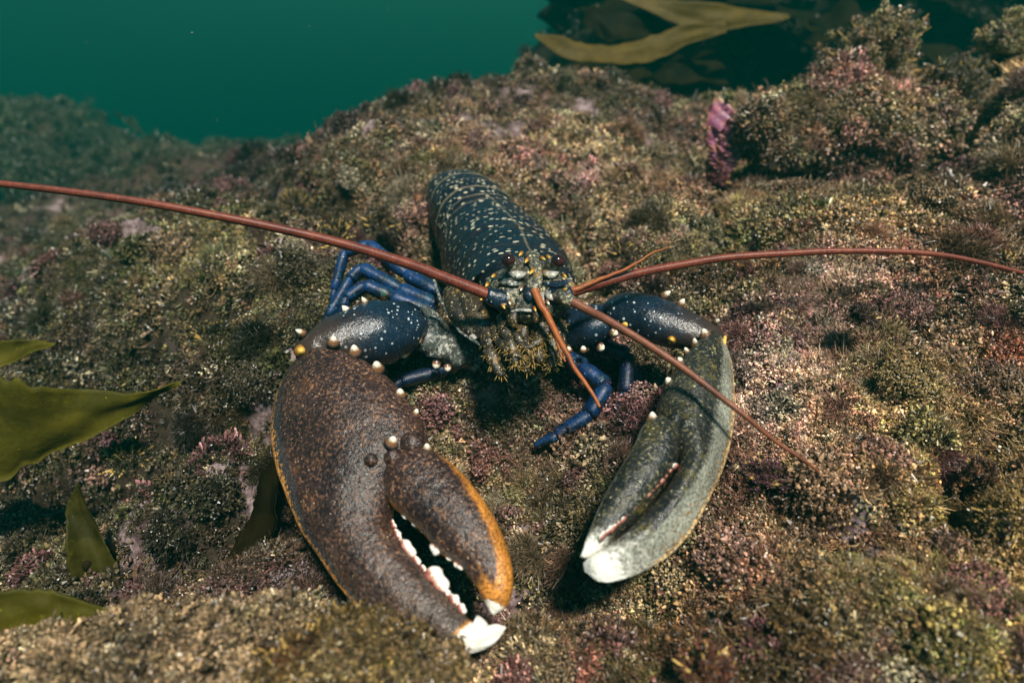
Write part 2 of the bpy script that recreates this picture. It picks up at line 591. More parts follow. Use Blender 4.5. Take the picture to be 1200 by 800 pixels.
# hollows in the reef: (px, py, radius, depth)
HOLES = [(on_ground(px, py), r, dp) for px, py, r, dp in (
    (165, 545, .030, .055), (235, 540, .022, .035), (235, 395, .026, .030), (110, 480, .025, .03), (1110, 120, .035, .05), (1150, 555, .010, .014), (930, 405, .012, .014), (740, 700, .014, .018), (600, 660, .03, .016),
    (330, 235, .03, .035), (640, 235, .02, .025), (905, 185, .03, .035), (1010, 375, .010, .012), (440, 245, .025, .03), (90, 610, .018, .025), (700, 300, .016, .02), (870, 610, .012, .014), (30, 400, .03, .04), (880, 745, .014, .014), (560, 480, .02, .02))]

# crevices: (pixel polyline, half width, depth)
CREV = [([on_ground(*q) for q in pl], w_, dp) for pl, w_, dp in (
    ([(-40, 575), (90, 555), (200, 545), (300, 500)], .016, .042), ([(180, 668), (260, 655), (335, 610)], .011, .028),
    ([(290, 225), (370, 245), (440, 285), (490, 315)], .018, .034), ([(865, 180), (920, 172), (975, 140)], .012, .012),
    ([(855, 190), (835, 245), (860, 320)], .012, .016), ([(640, 235), (690, 270), (700, 320)], .014, .022), ([(60, 440), (180, 420), (260, 385)], .018, .028),
    ([(880, 560), (930, 620), (1000, 660)], .008, .009), ([(1190, 500), (1130, 560), (1140, 620)], .009, .012), ([(1090, 60), (1120, 120), (1090, 170)], .022, .04))]
BULGE = [(on_ground(px, py)[:2], r_, h_) for px, py, r_, h_ in ((470, 190, .09, .028), (690, 170, .11, .016), (310, 330, .07, .022), (120, 500, .05, .02), (330, 560, .035, .012), (960, 300, .08, .014), (1040, 470, .05, .010), (960, 720, .04, .007), (230, 600, .03, .012), (150, 330, .10, .03))]


def seg_dist(q, pl):
    d = np.full(len(q), 9.0)
    for a, b in zip(pl[:-1], pl[1:]):
        ab = b[:2] - a[:2]
        t_ = np.clip(((q - a[:2]) @ ab) / (ab @ ab), 0, 1)
        d = np.minimum(d, np.linalg.norm(q - a[:2] - t_[:, None] * ab, axis=1))
    return d


def ground(xy):
    xy = np.asarray(xy, float)
    z = ground_smooth(xy)
    for c, r_, dp in HOLES:
        dd = (np.linalg.norm((xy - c[:2]) * np.array((.8, 1.0)), axis=1) / r_)
        z = z - dp * np.exp(-dd ** 4)
    p3 = np.c_[xy, np.zeros(len(xy))]
    qw = xy + .010 * np.c_[fbm(p3 * 25, 2), fbm(p3 * 25 + 31, 2)]
    for pl, w_, dp in CREV:
        z = z - 1.7 * dp * np.exp(-(seg_dist(qw, pl) / (1.15 * w_)) ** 2)
    for c, r_, h_ in BULGE:
        z = z + 1.35 * h_ * np.exp(-(np.linalg.norm(xy - c, axis=1) / r_) ** 2)
    p = np.c_[xy, np.zeros(len(xy))]
    r = np.linalg.norm(xy - np.array((0, .3)), axis=1)
    a = 1 + np.clip(r - .6, 0, 6) * 1.2
    z = z + a * (0.019 * fbm(p * 11 + 3.1, 3) + 0.010 * fbm(p * 38 + 9, 3) + 0.003 * vnoise(p * 120))
    pit = np.clip(fbm(p * 17 + 40, 2) - 0.22, 0, 1)
    return z - 0.05 * pit


def axis(lo, hi, n, c, k):
    u = np.linspace(-1, 1, n)
    s = np.sinh(k * u) / np.sinh(k)
    return np.where(s < 0, c + (c - lo) * s, c + (hi - c) * s)


gx = axis(-7, 7, 520, 0.0, 5.0)
gy = axis(-5, 9, 560, 0.35, 5.0)
GX, GY = np.meshgrid(gx, gy)
xy = np.c_[GX.ravel(), GY.ravel()]
z = ground(xy)
def crust_of(P):
    """bald patches where pink crust covers the stone instead of turf"""
    q = np.c_[P[:, 0], P[:, 1], np.zeros(len(P))]
    return np.clip((fbm(q * 15 + 200, 3) - .27) * 5, 0, 1)


sea = build("seabed", np.c_[xy, z], grid_faces(len(gy), len(gx), False), M['rock'], None, {"crust": crust_of(xy)}, origin=(0, 0, 0))
tag(sea, "brown algae covered rocky reef slope under the lobster", kind='structure')

# ------------------------------------------------------------------ turf
def hairs(kind, seed):
    """one small tuft of seaweed about 1 unit tall: branched twigs, flakes or fine hair"""
    r = np.random.default_rng(seed)
    B = Bag()
    if kind == 'bead':
        for i in range(34):
            a, tilt = r.uniform(0, 6.283), math.acos(r.uniform(.05, 1))
            d = np.array((math.cos(a) * math.sin(tilt), math.sin(a) * math.sin(tilt), math.cos(tilt)))
            L = r.uniform(.25, .85)
            c = d * L + np.array((0, 0, -.05))
            w, sh = r.uniform(.05, .13), math.exp(r.normal(-.2, .7))
            ax = unit(d + r.normal(0, .5, 3))
            V, F, _ = tube(np.array((c - ax * w * 1.1, c, c + ax * w * r.uniform(.9, 1.9))), (w * .35, w, w * .30), 5)
            B.add(V, F, tip=np.r_[np.repeat((.5, .8, 1.0), 5), .5, 1.0], shade=sh)
    elif kind == 'twig':
        for i in range(20):
            a, tilt = r.uniform(0, 6.283), r.uniform(0, 1.2)
            d = np.array((math.cos(a) * math.sin(tilt), math.sin(a) * math.sin(tilt), math.cos(tilt)))
            L = r.uniform(.45, 1.05)
            b0 = np.array((r.uniform(-.4, .4), r.uniform(-.4, .4), -.15))
            mid = b0 + d * L * .55 + r.normal(0, .06, 3)
            top = b0 + d * L + r.normal(0, .1, 3)
            w = r.uniform(.032, .065)
            sh = math.exp(r.normal(-.15, .75))
            V, F, _ = tube(np.array((b0, mid, top)), (w * .7, w * .9, w * 1.0), 4)
            B.add(V, F, tip=np.r_[np.repeat((0, .55, 1.0), 4), 0, 1.0], shade=sh)
            for q in range(2):
                p0 = b0 + d * L * r.uniform(.4, .85)
                dd = unit(d + r.normal(0, .75, 3))
                p1 = p0 + dd * r.uniform(.2, .38)
                V, F, _ = tube(np.array((p0, p1)), (w * .6, w * 1.1), 4)
                B.add(V, F, tip=np.r_[np.repeat((.6, 1.0), 4), .6, 1.0], shade=sh * math.exp(r.normal(0, .3)))
    elif kind == 'flake':
        for i in range(15):
            a, tilt = r.uniform(0, 6.283), r.uniform(0.1, 1.3)
            d = np.array((math.cos(a) * math.sin(tilt), math.sin(a) * math.sin(tilt), math.cos(tilt)))
            s = unit(np.cross(d, r.normal(0, 1, 3)))
            n = np.cross(d, s)
            b0 = np.array((r.uniform(-.45, .45), r.uniform(-.45, .45), -.1))
            L, w = r.uniform(.3, .7), r.uniform(.06, .15)
            cur = r.uniform(-.3, .3)
            rows = [(0, .25, 0), (.5, .9, cur * .4), (.85, 1.0, cur), (1.0, .45, cur * 1.3)]
            V = []
            for f, ww, c in rows:
                p = b0 + d * L * f + n * c * L
                V += [p - s * w * ww, p + n * w * .35 * ww, p + s * w * ww]
            F = grid_faces(4, 3, False)
            B.add(V, F, tip=np.repeat((0, .5, .85, 1.0), 3), shade=math.exp(r.normal(-.15, .75)))
    else:
        for i in range(54):
            a, tilt = r.uniform(0, 6.283), r.uniform(0, 1.2)
            d = np.array((math.cos(a) * math.sin(tilt), math.sin(a) * math.sin(tilt), math.cos(tilt)))
            b0 = np.array((r.uniform(-.35, .35), r.uniform(-.35, .35), -.1))
            L = r.uniform(.5, 1.2)
            mid = b0 + d * L * .5
            top = b0 + d * L + r.normal(0, .15, 3)
            V, F, _ = tube(np.array((b0, mid, top)), (.024, .024, .010), 3, cap=False)
            B.add(V, F, tip=np.repeat((0, .5, 1.0), 3), shade=math.exp(r.normal(0, .5)))
    me = bpy.data.meshes.new("tuft")
    me.from_pydata(np.vstack(B.V).tolist(), [], B.F)
    at = me.attributes.new("tip", 'FLOAT', 'POINT')
    at.data.foreach_set("value", np.concatenate(B.A["tip"]).astype(np.float32))
    at = me.attributes.new("shade", 'FLOAT', 'POINT')
    at.data.foreach_set("value", np.concatenate(B.A["shade"]).astype(np.float32))
    me.materials.append(M['turf'])
    return bpy.data.objects.new("tuft", me)


tufts = bpy.data.collections.new("tufts")
for i, k in enumerate(['twig'] * 2 + ['bead'] * 4 + ['flake'] * 3 + ['hair'] * 2):
    o = hairs(k, 100 + i)
    o.name = "tuft_%02d" % i
    tufts.objects.link(o)
TW, FL, HA = (0, 6), (6, 9), (9, 11)

ng = bpy.data.node_groups.new("scatter", 'GeometryNodeTree')
ng.interface.new_socket("Geometry", in_out='INPUT', socket_type='NodeSocketGeometry')
ng.interface.new_socket("Geometry", in_out='OUTPUT', socket_type='NodeSocketGeometry')
gi, go = ng.nodes.new("NodeGroupInput"), ng.nodes.new("NodeGroupOutput")
ci = ng.nodes.new("GeometryNodeCollectionInfo")
ci.inputs[0].default_value = tufts
ci.inputs[1].default_value = True
ci.inputs[2].default_value = True
ip = ng.nodes.new("GeometryNodeInstanceOnPoints")


def named(n, typ):
    a = ng.nodes.new("GeometryNodeInputNamedAttribute")
    a.data_type = typ
    a.inputs[0].default_value = n
    return a.outputs[0]


e2r = ng.nodes.new("FunctionNodeEulerToRotation")
ng.links.new(named("rot", 'FLOAT_VECTOR'), e2r.inputs[0])
ng.links.new(gi.outputs[0], ip.inputs["Points"])
ng.links.new(ci.outputs[0], ip.inputs["Instance"])
ip.inputs["Pick Instance"].default_value = True
ng.links.new(named("pick", 'INT'), ip.inputs["Instance Index"])
ng.links.new(e2r.outputs[0], ip.inputs["Rotation"])
ng.links.new(named("size", 'FLOAT_VECTOR'), ip.inputs["Scale"])
ng.links.new(ip.outputs[0], go.inputs[0])


def scatter(name, P, Nrm, size, tint, pick, parent=None):
    P = np.asarray(P, float)
    n = len(P)
    c = np.zeros(3) if parent is None else WLOC[parent.name]
    me = bpy.data.meshes.new(name)
    me.vertices.add(n)
    me.vertices.foreach_set("co", (P - c).astype(np.float32).ravel())
    d = Nrm + rng.normal(0, .28, (n, 3))
    d /= np.linalg.norm(d, axis=1)[:, None]
    # euler XYZ taking +Z to d, after a random spin about Z
    spin = rng.uniform(0, 2 * math.pi, n)
    th = np.arccos(np.clip(d[:, 2], -1, 1))
    ph = np.arctan2(d[:, 1], d[:, 0])
    rot = np.zeros((n, 3))
    cz, sz, ct, st = np.cos(ph), np.sin(ph), np.cos(th), np.sin(th)
    cs, ss = np.cos(spin), np.sin(spin)
    # R = Rz(ph) Ry(th) Rz(spin)
    R20, R21, R22 = -st * cs, st * ss, ct
    R00, R10 = cz * ct * cs - sz * ss, sz * ct * cs + cz * ss
    rot[:, 1] = np.arcsin(np.clip(-R20, -1, 1))
    rot[:, 0] = np.arctan2(R21, R22)
    rot[:, 2] = np.arctan2(R10, R00)
    for nm, typ, arr, key in (("rot", 'FLOAT_VECTOR', rot, "vector"), ("size", 'FLOAT_VECTOR', size, "vector"),
                              ("tint", 'FLOAT_COLOR', np.c_[tint, np.ones(n)], "color")):
        a = me.attributes.new(nm, typ, 'POINT')
        a.data.foreach_set(key, np.asarray(arr, np.float32).ravel())
    a = me.attributes.new("pick", 'INT', 'POINT')
    a.data.foreach_set("value", np.asarray(pick, np.int32))
    o = bpy.data.objects.new(name, me)
    link(o, c, parent)
    md = o.modifiers.new("scatter", 'NODES')
    md.node_group = ng
    return o


# pigment patches; dark ones at the left hollows put shade into the tint: (px, py, radius px, colour, strength)
PATCH = [(975, 340, 30, (.60, .51, .49), 1.0), (1000, 355, 44, (.38, .28, .25), .8), (1180, 420, 30, (.36, .09, .07), .7), (1060, 310, 60, (.22, .08, .09), .6),
         (680, 215, 22, (.22, .13, .17), .55), (465, 215, 22, (.22, .15, .20), .55), (690, 212, 18, (.24, .14, .20), .4), (820, 230, 45, (.10, .03, .05), .8), (875, 320, 45, (.07, .025, .022), .8),
         (935, 420, 50, (.06, .028, .022), .7), (1000, 380, 30, (.05, .03, .025), .7), (900, 560, 60, (.07, .03, .035), .75), (870, 640, 60, (.08, .04, .05), .6), (1130, 770, 80, (.065, .08, .014), .8),
         (1150, 560, 70, (.22, .12, .05), .6), (960, 385, 45, (.30, .20, .20), .6), (1150, 250, 70, (.17, .085, .095), .6), (1020, 470, 90, (.28, .21, .11), .6), (870, 220, 60, (.09, .035, .045), .6), (760, 600, 60, (.05, .04, .022), .6), (1170, 690, 60, (.28, .19, .10), .6), (1060, 540, 100, (.26, .20, .09), .5), (900, 730, 60, (.24, .10, .10), .5), (820, 770, 70, (.055, .022, .012), .8), (640, 760, 80, (.075, .035, .02), .6),
         (620, 600, 110, (.055, .048, .028), .75), (540, 560, 60, (.085, .06, .035), .6), (690, 400, 60, (.16, .10, .11), .6), (720, 480, 50, (.15, .10, .11), .6), (900, 430, 60, (.44, .35, .33), .75), (880, 480, 40, (.42, .31, .32), .6), (860, 250, 70, (.20, .17, .09), .6),
         (980, 250, 110, (.19, .16, .085), .6), (1120, 300, 80, (.13, .09, .05), .5), (520, 170, 110, (.17, .125, .085), .6), (640, 130, 60, (.10, .065, .06), .6), (720, 130, 70, (.085, .065, .04), .6),
         (370, 240, 70, (.075, .058, .035), .6), (270, 380, 70, (.045, .045, .018), .8), (150, 330, 90, (.085, .085, .035), .6), (60, 300, 80, (.09, .09, .04), .6), (250, 320, 60, (.12, .105, .05), .6), (190, 545, 80, (.018, .018, .010), .85), (100, 660, 80, (.035, .035, .014), .7),
         (250, 620, 60, (.045, .042, .022), .6), (280, 480, 50, (.07, .06, .03), .5), (1000, 180, 60, (.12, .06, .06), .6), (1150, 160, 60, (.05, .04, .03), .6), (1100, 690, 100, (.22, .17, .08), .5), (960, 640, 80, (.14, .10, .055), .5)]
PW = []
for px, py, r, c, s in PATCH:
    p = on_ground(px, py)
    dep = np.dot(p - CAM, FWD)
    PW.append((p, r / FPX * dep * 1.4, np.array(c), s))


def tint_of(P):
    n = len(P)
    a = fbm(P * 22 + 5, 3)
    b = fbm(P * 60 + 11, 2)
    base = np.array((.125, .098, .055))
    k = np.clip(.5 + a * 2.0, 0, 1)[:, None]
    T = (1 - k) * np.array((.040, .031, .022)) + k * np.array((.165, .135, .092))
    kr = np.clip(fbm(P * 14 + 77, 2) * 3 - .15, 0, .8)[:, None]
    T = T * (1 - kr) + kr * np.array((.125, .070, .078))
    ko = np.clip(fbm(P * 19 + 33, 2) * 3 - .5, 0, .7)[:, None]
    T = T * (1 - ko) + ko * np.array((.085, .085, .036))
    T = T * np.interp(P[:, 0] + .08 * a, (-.45, -.12, .06, .25), (.24, .48, .97, 1.55))[:, None] ** np.array((1.0, .93, .95))  # light falloff put into the tint: left side dimmed, right side brightened
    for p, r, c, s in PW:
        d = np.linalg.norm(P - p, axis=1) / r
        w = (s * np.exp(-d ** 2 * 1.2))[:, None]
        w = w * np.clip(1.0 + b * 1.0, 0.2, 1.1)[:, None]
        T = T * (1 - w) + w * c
    T = T * np.exp(.55 * np.clip(fbm(P * 8 + 61, 3) * 2.2, -1.4, .9))[:, None] * np.array((1.10, .97, .80))
    T = T * np.exp(rng.normal(0, .34, n))[:, None] * np.exp(rng.normal(0, .10, (n, 3)))
    pale = rng.random(n) < .03
    T[pale] = T[pale] * .4 + np.array((.42, .36, .24)) * .6
    return np.clip(T, .006, .75)


def pick_of(P):
    n = len(P)
    a = fbm(P * 16 + 51, 2) + rng.normal(0, .25, n)
    k = rng.integers(TW[0], TW[1], n)
    k = np.where(a > .36, rng.integers(FL[0], FL[1], n), k)
    k = np.where(a < -.42, rng.integers(HA[0], HA[1], n), k)
    return k


def surf_normals(xy, e=.004):
    h = ground(xy)
    hx = ground(xy + (e, 0))
    hy = ground(xy + (0, e))
    n = np.c_[-(hx - h) / e, -(hy - h) / e, np.ones(len(xy))]
    return h, n / np.linalg.norm(n, axis=1)[:, None]


def turf_points(n, rmin, rmax):
    r = rmin * (rmax / rmin) ** rng.random(n)          # denser towards the diver
    a = rng.uniform(-1.25, 1.25, n)
    xy = np.c_[r * np.sin(a), r * np.cos(a)]
    return xy


xy = np.vstack([turf_points(135000, .08, 1.1), turf_points(12000, 1.1, 3.0)])
xy = xy[rng.random(len(xy)) > .85 * crust_of(xy) ** .7]
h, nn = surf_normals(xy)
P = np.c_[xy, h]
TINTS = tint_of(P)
# cushions: bigger rounded clumps of weed, each with its own colour
cxy = turf_points(1500, .10, 1.15)
ch, cn = surf_normals(cxy)
cP = np.c_[cxy, ch]
cR = (.0035 + .011 * rng.random(1500) ** 1.8) * (.7 + .9 * np.clip(np.linalg.norm(cP - CAM, axis=1), .15, 1.0))
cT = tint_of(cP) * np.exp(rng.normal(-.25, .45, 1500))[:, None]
cT = cT * np.minimum(1, .16 / cT.max(1))[:, None]
cT = np.where((rng.random(1500) < .25)[:, None], cT * .5 + .5 * np.array((.12, .045, .055)), cT)
reps = np.clip((cR / .0022) ** 1.6 * 3, 12, 70).astype(int)
ci_ = np.repeat(np.arange(1500), reps)
dv = rng.normal(0, 1, (len(ci_), 3))
dv /= np.linalg.norm(dv, axis=1)[:, None]
dv = dv + cn[ci_] * .75
dv /= np.linalg.norm(dv, axis=1)[:, None]
dP = cP[ci_] + dv * (cR[ci_] * rng.uniform(.75, 1.0, len(ci_)))[:, None] * np.array((1, 1, .8))
keep_ = np.linalg.norm((dP[:, :2] - np.array((0.0, .36))) * np.array((1.0, .55)), axis=1) > .05
dP, dv, ci_ = dP[keep_], dv[keep_], ci_[keep_]
P, nn = np.vstack([P, dP]), np.vstack([nn, dv])
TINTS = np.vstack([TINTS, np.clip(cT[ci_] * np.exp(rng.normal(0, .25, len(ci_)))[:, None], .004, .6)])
PICKS = np.r_[pick_of(P[:len(h)]), rng.integers(0, 11, 1500)[ci_]]
dist = np.linalg.norm(P - CAM, axis=1)
s = (.0030 + .0062 * np.clip(dist, .1, 2.5)) * np.exp(rng.normal(0, .26, len(P)))
lump = 1 + .5 * np.clip(fbm(P * 30 + 4, 2), -.6, 1)
size = np.c_[s * lump * 1.05, s * lump * 1.05, s * lump * rng.uniform(.6, 1.15, len(P))]
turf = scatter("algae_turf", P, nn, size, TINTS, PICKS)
tag(turf, "fuzzy brown, olive and purple algae turf over the reef", kind='stuff')

# ------------------------------------------------------------------ boulders
def ico(sub):
    import bmesh
    bm = bmesh.new()
    bmesh.ops.create_icosphere(bm, subdivisions=sub, radius=1)
    V = np.array([v.co[:] for v in bm.verts])
    F = [tuple(v.index for v in f.verts) for f in bm.faces]
    bm.free()
    return V, F


ICO6 = ico(6)


def boulder(center, rad, rotz, seed, amp, label, tuft_n, tuft_size, darken=1.0, tintc=None, tmix=.6, group=None, mt='rock'):
    U, F = ICO6
    k = 1 + amp * fbm(U * 1.7 + seed, 4) + amp * .42 * fbm(U * 8 + seed, 3)
    V = U * k[:, None] * np.asarray(rad)
    c, s_ = math.cos(rotz), math.sin(rotz)
    R = np.array(((c, -s_, 0), (s_, c, 0), (0, 0, 1)))
    V = V @ R.T + np.asarray(center)
    root = build("boulder", V, F, M[mt], origin=center)
    tag(root, label, "boulder", group)
    me = root.data
    nrm = np.zeros(len(V) * 3)
    me.vertices.foreach_get("normal", nrm)
    nrm = nrm.reshape(-1, 3)
    face = ((CAM - V) * nrm).sum(1) > -.03
    ok = np.where(face & (V[:, 2] > center[2] - rad[2] * .8))[0]
    idx = rng.choice(ok, tuft_n)
    P = V[idx] + rng.normal(0, tuft_size * .35, (tuft_n, 3))
    P = P + nrm[idx] * (tuft_size * 3.2 * np.clip(fbm(P * (.30 / tuft_size), 2), -.3, 1))[:, None]
    s = tuft_size * np.exp(rng.normal(0, .3, tuft_n))
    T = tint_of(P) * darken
    if tintc is not None:
        w = np.clip(tmix + .5 * fbm(P * 40, 2), 0, 1)[:, None]
        T = T * (1 - w) + w * np.array(tintc) * np.exp(rng.normal(0, .3, tuft_n))[:, None]
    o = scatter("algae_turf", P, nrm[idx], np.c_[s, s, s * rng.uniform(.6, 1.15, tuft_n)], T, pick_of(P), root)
    o['kind'] = 'stuff'
    return root


boulder(W(200, 845, .215), (.085, .035, .030), .12, 3.3, .34, "blurred yellowish algae covered rock in the near lower left corner", 16000, .0036, 1.0, (.27, .18, .10), .40)
boulder(W(415, 815, .207), (.034, .018, .013), .1, 8.3, .25, "dark brown mossy lump in front of the brown claw tip", 5000, .0038, 1.0, (.07, .045, .014), .85)
boulder(W(985, 150, .59), (.105, .05, .030), .25, 12.7, .42, "turf covered ledge rock below the tallest seaweed bush at the upper right", 7000, .0085, .9)
boulder(W(-20, 215, 2.4), (.46, .40, .32), .3, 21.1, .45, "hazy green rock mound at the far left in the water", 5000, .024, .9, (.055, .06, .035), .7)
boulder(W(215, 208, 1.95), (.42, .25, .085), .1, 41.3, .4, "low hazy rock ridge right of the far left mound", 2500, .020, .9, (.05, .055, .03), .6)
boulder(W(1010, 40, 1.55), (.75, .30, .34), .1, 31.1, .25, "shade-tinted rock wall added behind the kelp at the upper right", 1500, .022, .10, mt='rock_shaded')  # wall put in for darkness; shade is in its rock and turf colour


# ------------------------------------------------------------------ seaweed
def frond(edges, material, label, group=None, ripple=.006, waves=5, seed=0, n=90, m=13, thick=.0005, name="kelp_frond"):
    """a leathery blade between two edges; stations are (ax, ay, bx, by, depth a, depth b)"""
    E = catmull(np.array(edges, float), n)
    A = np.array([W(e[0], e[1], e[4]) for e in E])
    Bq = np.array([W(e[2], e[3], e[5]) for e in E])
    u = np.linspace(0, 1, m)
    P = A[:, None] * (1 - u)[None, :, None] + Bq[:, None] * u[None, :, None]
    T = np.gradient(P, axis=0)
    S = np.gradient(P, axis=1)
    Nn = np.cross(T, S)
    Nn /= np.linalg.norm(Nn, axis=2)[..., None] + 1e-9
    t = np.linspace(0, 1, n)
    wv = np.sin(t[:, None] * waves * 6.283 + seed + 2.2 * u[None, :]) * (.25 + np.abs(2 * u[None, :] - 1) ** 1.5)
    wv = wv + .7 * vnoise(np.c_[np.repeat(t * 7, m), np.tile(u * 3, n), np.full(n * m, seed * 1.7)]).reshape(n, m)
    wid = np.linalg.norm(Bq - A, axis=1)
    P = P + Nn * (wv * np.minimum(ripple, .12 * wid[:, None]))[..., None]
    P = P + (S / (np.linalg.norm(S, axis=2)[..., None] + 1e-9)) * (.045 * wid[:, None] * vnoise(np.c_[np.repeat(t * 26, m), np.tile(u * 0.4 + 5, n), np.full(n * m, seed)]).reshape(n, m) * np.abs(2 * u - 1)[None, :])[..., None]
    top = (P + Nn * thick).reshape(-1, 3)
    bot = (P - Nn * thick).reshape(-1, 3)
    V = np.vstack([top, bot])
    o = n * m
    F = grid_faces(n, m, False)
    F += [tuple(i + o for i in reversed(f)) for f in F]
    for i in range(n - 1):
        for a in (i * m, i * m + m - 1):
            F.append((a, a + m, a + m + o, a + o))
    ob = build(name, V, F, material)
    return tag(ob, label, "seaweed", group)


frond([(-90, 430, -90, 600, .30, .33), (0, 438, 0, 562, .31, .33), (70, 454, 75, 527, .32, .335), (130, 463, 140, 492, .33, .34), (180, 455, 180, 468, .335, .34), (212, 446, 212, 450, .34, .34)],
      M['kelp'], "broad olive kelp blade reaching in from the left edge", ripple=.004, waves=2, seed=1)
frond([(-60, 405, -60, 440, .40, .40), (0, 400, 0, 430, .40, .40), (35, 398, 30, 416, .40, .40), (66, 402, 64, 405, .40, .40)], M['kelp'],
      "short olive kelp tip above the broad blade at left", ripple=.003, waves=1, seed=2)
frond([(100, 700, 108, 700, .31, .31), (86, 672, 136, 676, .304, .31), (78, 636, 132, 650, .30, .31), (78, 600, 118, 622, .30, .31), (84, 580, 102, 592, .30, .305), (90, 567, 93, 569, .30, .30)],
      M['kelp_dim'],
      "upright pointed olive kelp blade in the left hollow", ripple=.003, waves=1, seed=3)
frond([(-80, 680, -80, 800, .22, .22), (0, 690, 0, 750, .225, .225), (60, 695, 60, 738, .228, .23), (100, 705, 100, 722, .23, .23), (128, 713, 128, 716, .23, .23)], M['kelp'],
      "olive kelp blade low at the left beside the near rock", ripple=.003, waves=1, seed=4)
frond([(262, 670, 300, 690, .315, .305), (275, 635, 315, 640, .315, .305), (290, 590, 328, 600, .315, .305), (305, 560, 328, 570, .315, .31), (318, 540, 324, 543, .31, .31)], M['kelp_shade_dark'],
      "dark brown kelp strap beside the brown claw's outer edge", ripple=.003, waves=1, seed=5)
G2 = "kelp fronds behind the crest"
frond([(850, 25, 850, 40, .98, .98), (800, 32, 810, 50, .96, .96), (750, 46, 760, 72, .94, .94), (700, 52, 710, 76, .92, .92), (660, 46, 665, 70, .91, .91), (626, 40, 628, 44, .90, .90)], M['kelp_gold'],
      "long golden kelp frond pointing left over the rock crest", G2, ripple=.006, waves=1.5, seed=6)
frond([(720, -12, 715, -6, 1.0, 1.0), (760, -2, 755, 12, 1.0, 1.0), (800, 4, 800, 30, 1.0, 1.0), (850, 6, 852, 32, 1.0, 1.0), (900, 12, 900, 28, 1.02, 1.02), (925, 18, 925, 22, 1.02, 1.02)], M['kelp_gold'],
      "wide golden kelp frond at the top edge of the water", G2, ripple=.008, waves=1.5, seed=7)
frond([(682, 26, 686, 32, 1.0, 1.0), (690, 10, 702, 40, 1.0, 1.0), (715, 8, 725, 50, 1.0, 1.0), (760, 20, 765, 46, 1.02, 1.02), (800, 26, 800, 34, 1.02, 1.02)], M['kelp_shade_dark'],
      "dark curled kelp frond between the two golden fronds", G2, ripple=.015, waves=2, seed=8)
r2 = np.random.default_rng(44)
for i in range(34):
    px, py = r2.uniform(640, 1260), r2.uniform(-60, 150)
    if px < 760 and py < 70: py = r2.uniform(80, 130)
    d = r2.uniform(1.0, 1.32)
    L, wd_ = r2.uniform(90, 220), r2.uniform(14, 34)
    a = r2.uniform(-.5, .4)
    dx, dy = -math.cos(a), -math.sin(a) * .6
    ed = []
    for f, w in ((0, .3), (.25, .85), (.5, 1), (.75, .8), (.93, .4), (1, .05)):
        cx, cy = px + dx * L * (f - .5), py + dy * L * (f - .5) + 26 * (f - .5) ** 2 * 2
        cx = max(cx, 625 + .3 * cy)
        ed.append((cx, cy - wd_ * w * .5, cx + 3, cy + wd_ * w * .5, d, d - .06 * w))
    frond(ed, M['kelp_shade_dark'], "dark shade-tinted kelp frond in the shaded tangle behind the rock crest", "dark fronds of the kelp tangle", ripple=.014, waves=r2.uniform(1, 3), seed=20 + i, n=30, m=7)

def stalk(fr, a, g):
    a, g = np.asarray(a), np.asarray(g)
    gz = ground(np.array([g[:2]]))[0]
    P = catmull(np.array([a, a * .6 + np.array((g[0], g[1], gz)) * .4 + (-.01, 0, .008), (g[0], g[1], gz + .004), (g[0], g[1], gz - .004)]), 20)
    V, F, tt = tube(P, np.interp(np.linspace(0, 1, 20), (0, .8, 1), (.0030, .0042, .009)), 10)
    build("stalk", V, F, M['kelp_shade_dark'], fr)


FR = [o for o in bpy.data.objects if o.name.startswith("kelp_frond") and 'group' not in o][:4]
for fr, px, py, d in zip(FR, (-85, -58, 106, -78), (515, 422, 664, 740), (.315, .40, .306, .22)):
    a = W(px, py, d)
    stalk(fr, a, a + np.array((-.02 if px < 0 else 0.0, .015, 0)))

# purple seaweed blade on the crest
base = W(850, 195, .57)
B = Bag()
root = empty("red_seaweed", base, "purple pink frilly seaweed standing upright on the rock crest", "seaweed")
r3 = np.random.default_rng(5)
for (px0, py0, px1, py1, w) in ((850, 190, 842, 118, .016), (848, 192, 832, 150, .010), (850, 192, 858, 140, .011), (850, 200, 838, 178, .012), (848, 200, 858, 172, .009)):
    p0, p1 = W(px0, py0, .57), W(px1, py1, .565)
    n_, m_ = 18, 9
    V, tp = [], []
    for i in range(n_):
        f = i / (n_ - 1)
        ww = w * (math.sin(math.pi * min(1, .12 + f * .80)) ** .7)
        for j in range(m_):
            u = 2 * j / (m_ - 1) - 1
            fr = .0025 * math.sin(9 * f * 3 + 5 * u + px1) * (0.4 + abs(u))
            V.append(p0 + (p1 - p0) * (f + .05 * (1 - u * u) * f) + RIGHT * u * ww * (1 + .10 * math.sin(23 * f + px1) + .06 * math.sin(47 * f)) + np.array((0, -1, .2)) * (fr + .004 * u * u))
            tp.append(max(abs(u) ** 3, f ** 4) + r3.uniform(-.1, .1))
    V = np.array(V)
    F = grid_faces(n_, m_, False)
    Bb = Bag()
    Bb.add(V, F, tip=np.array(tp))
    Bb.add(V + np.array((0, .0007, 0)), [tuple(reversed(f)) for f in F], tip=np.array(tp))
    Bb.build("blade", M['purple'], root)


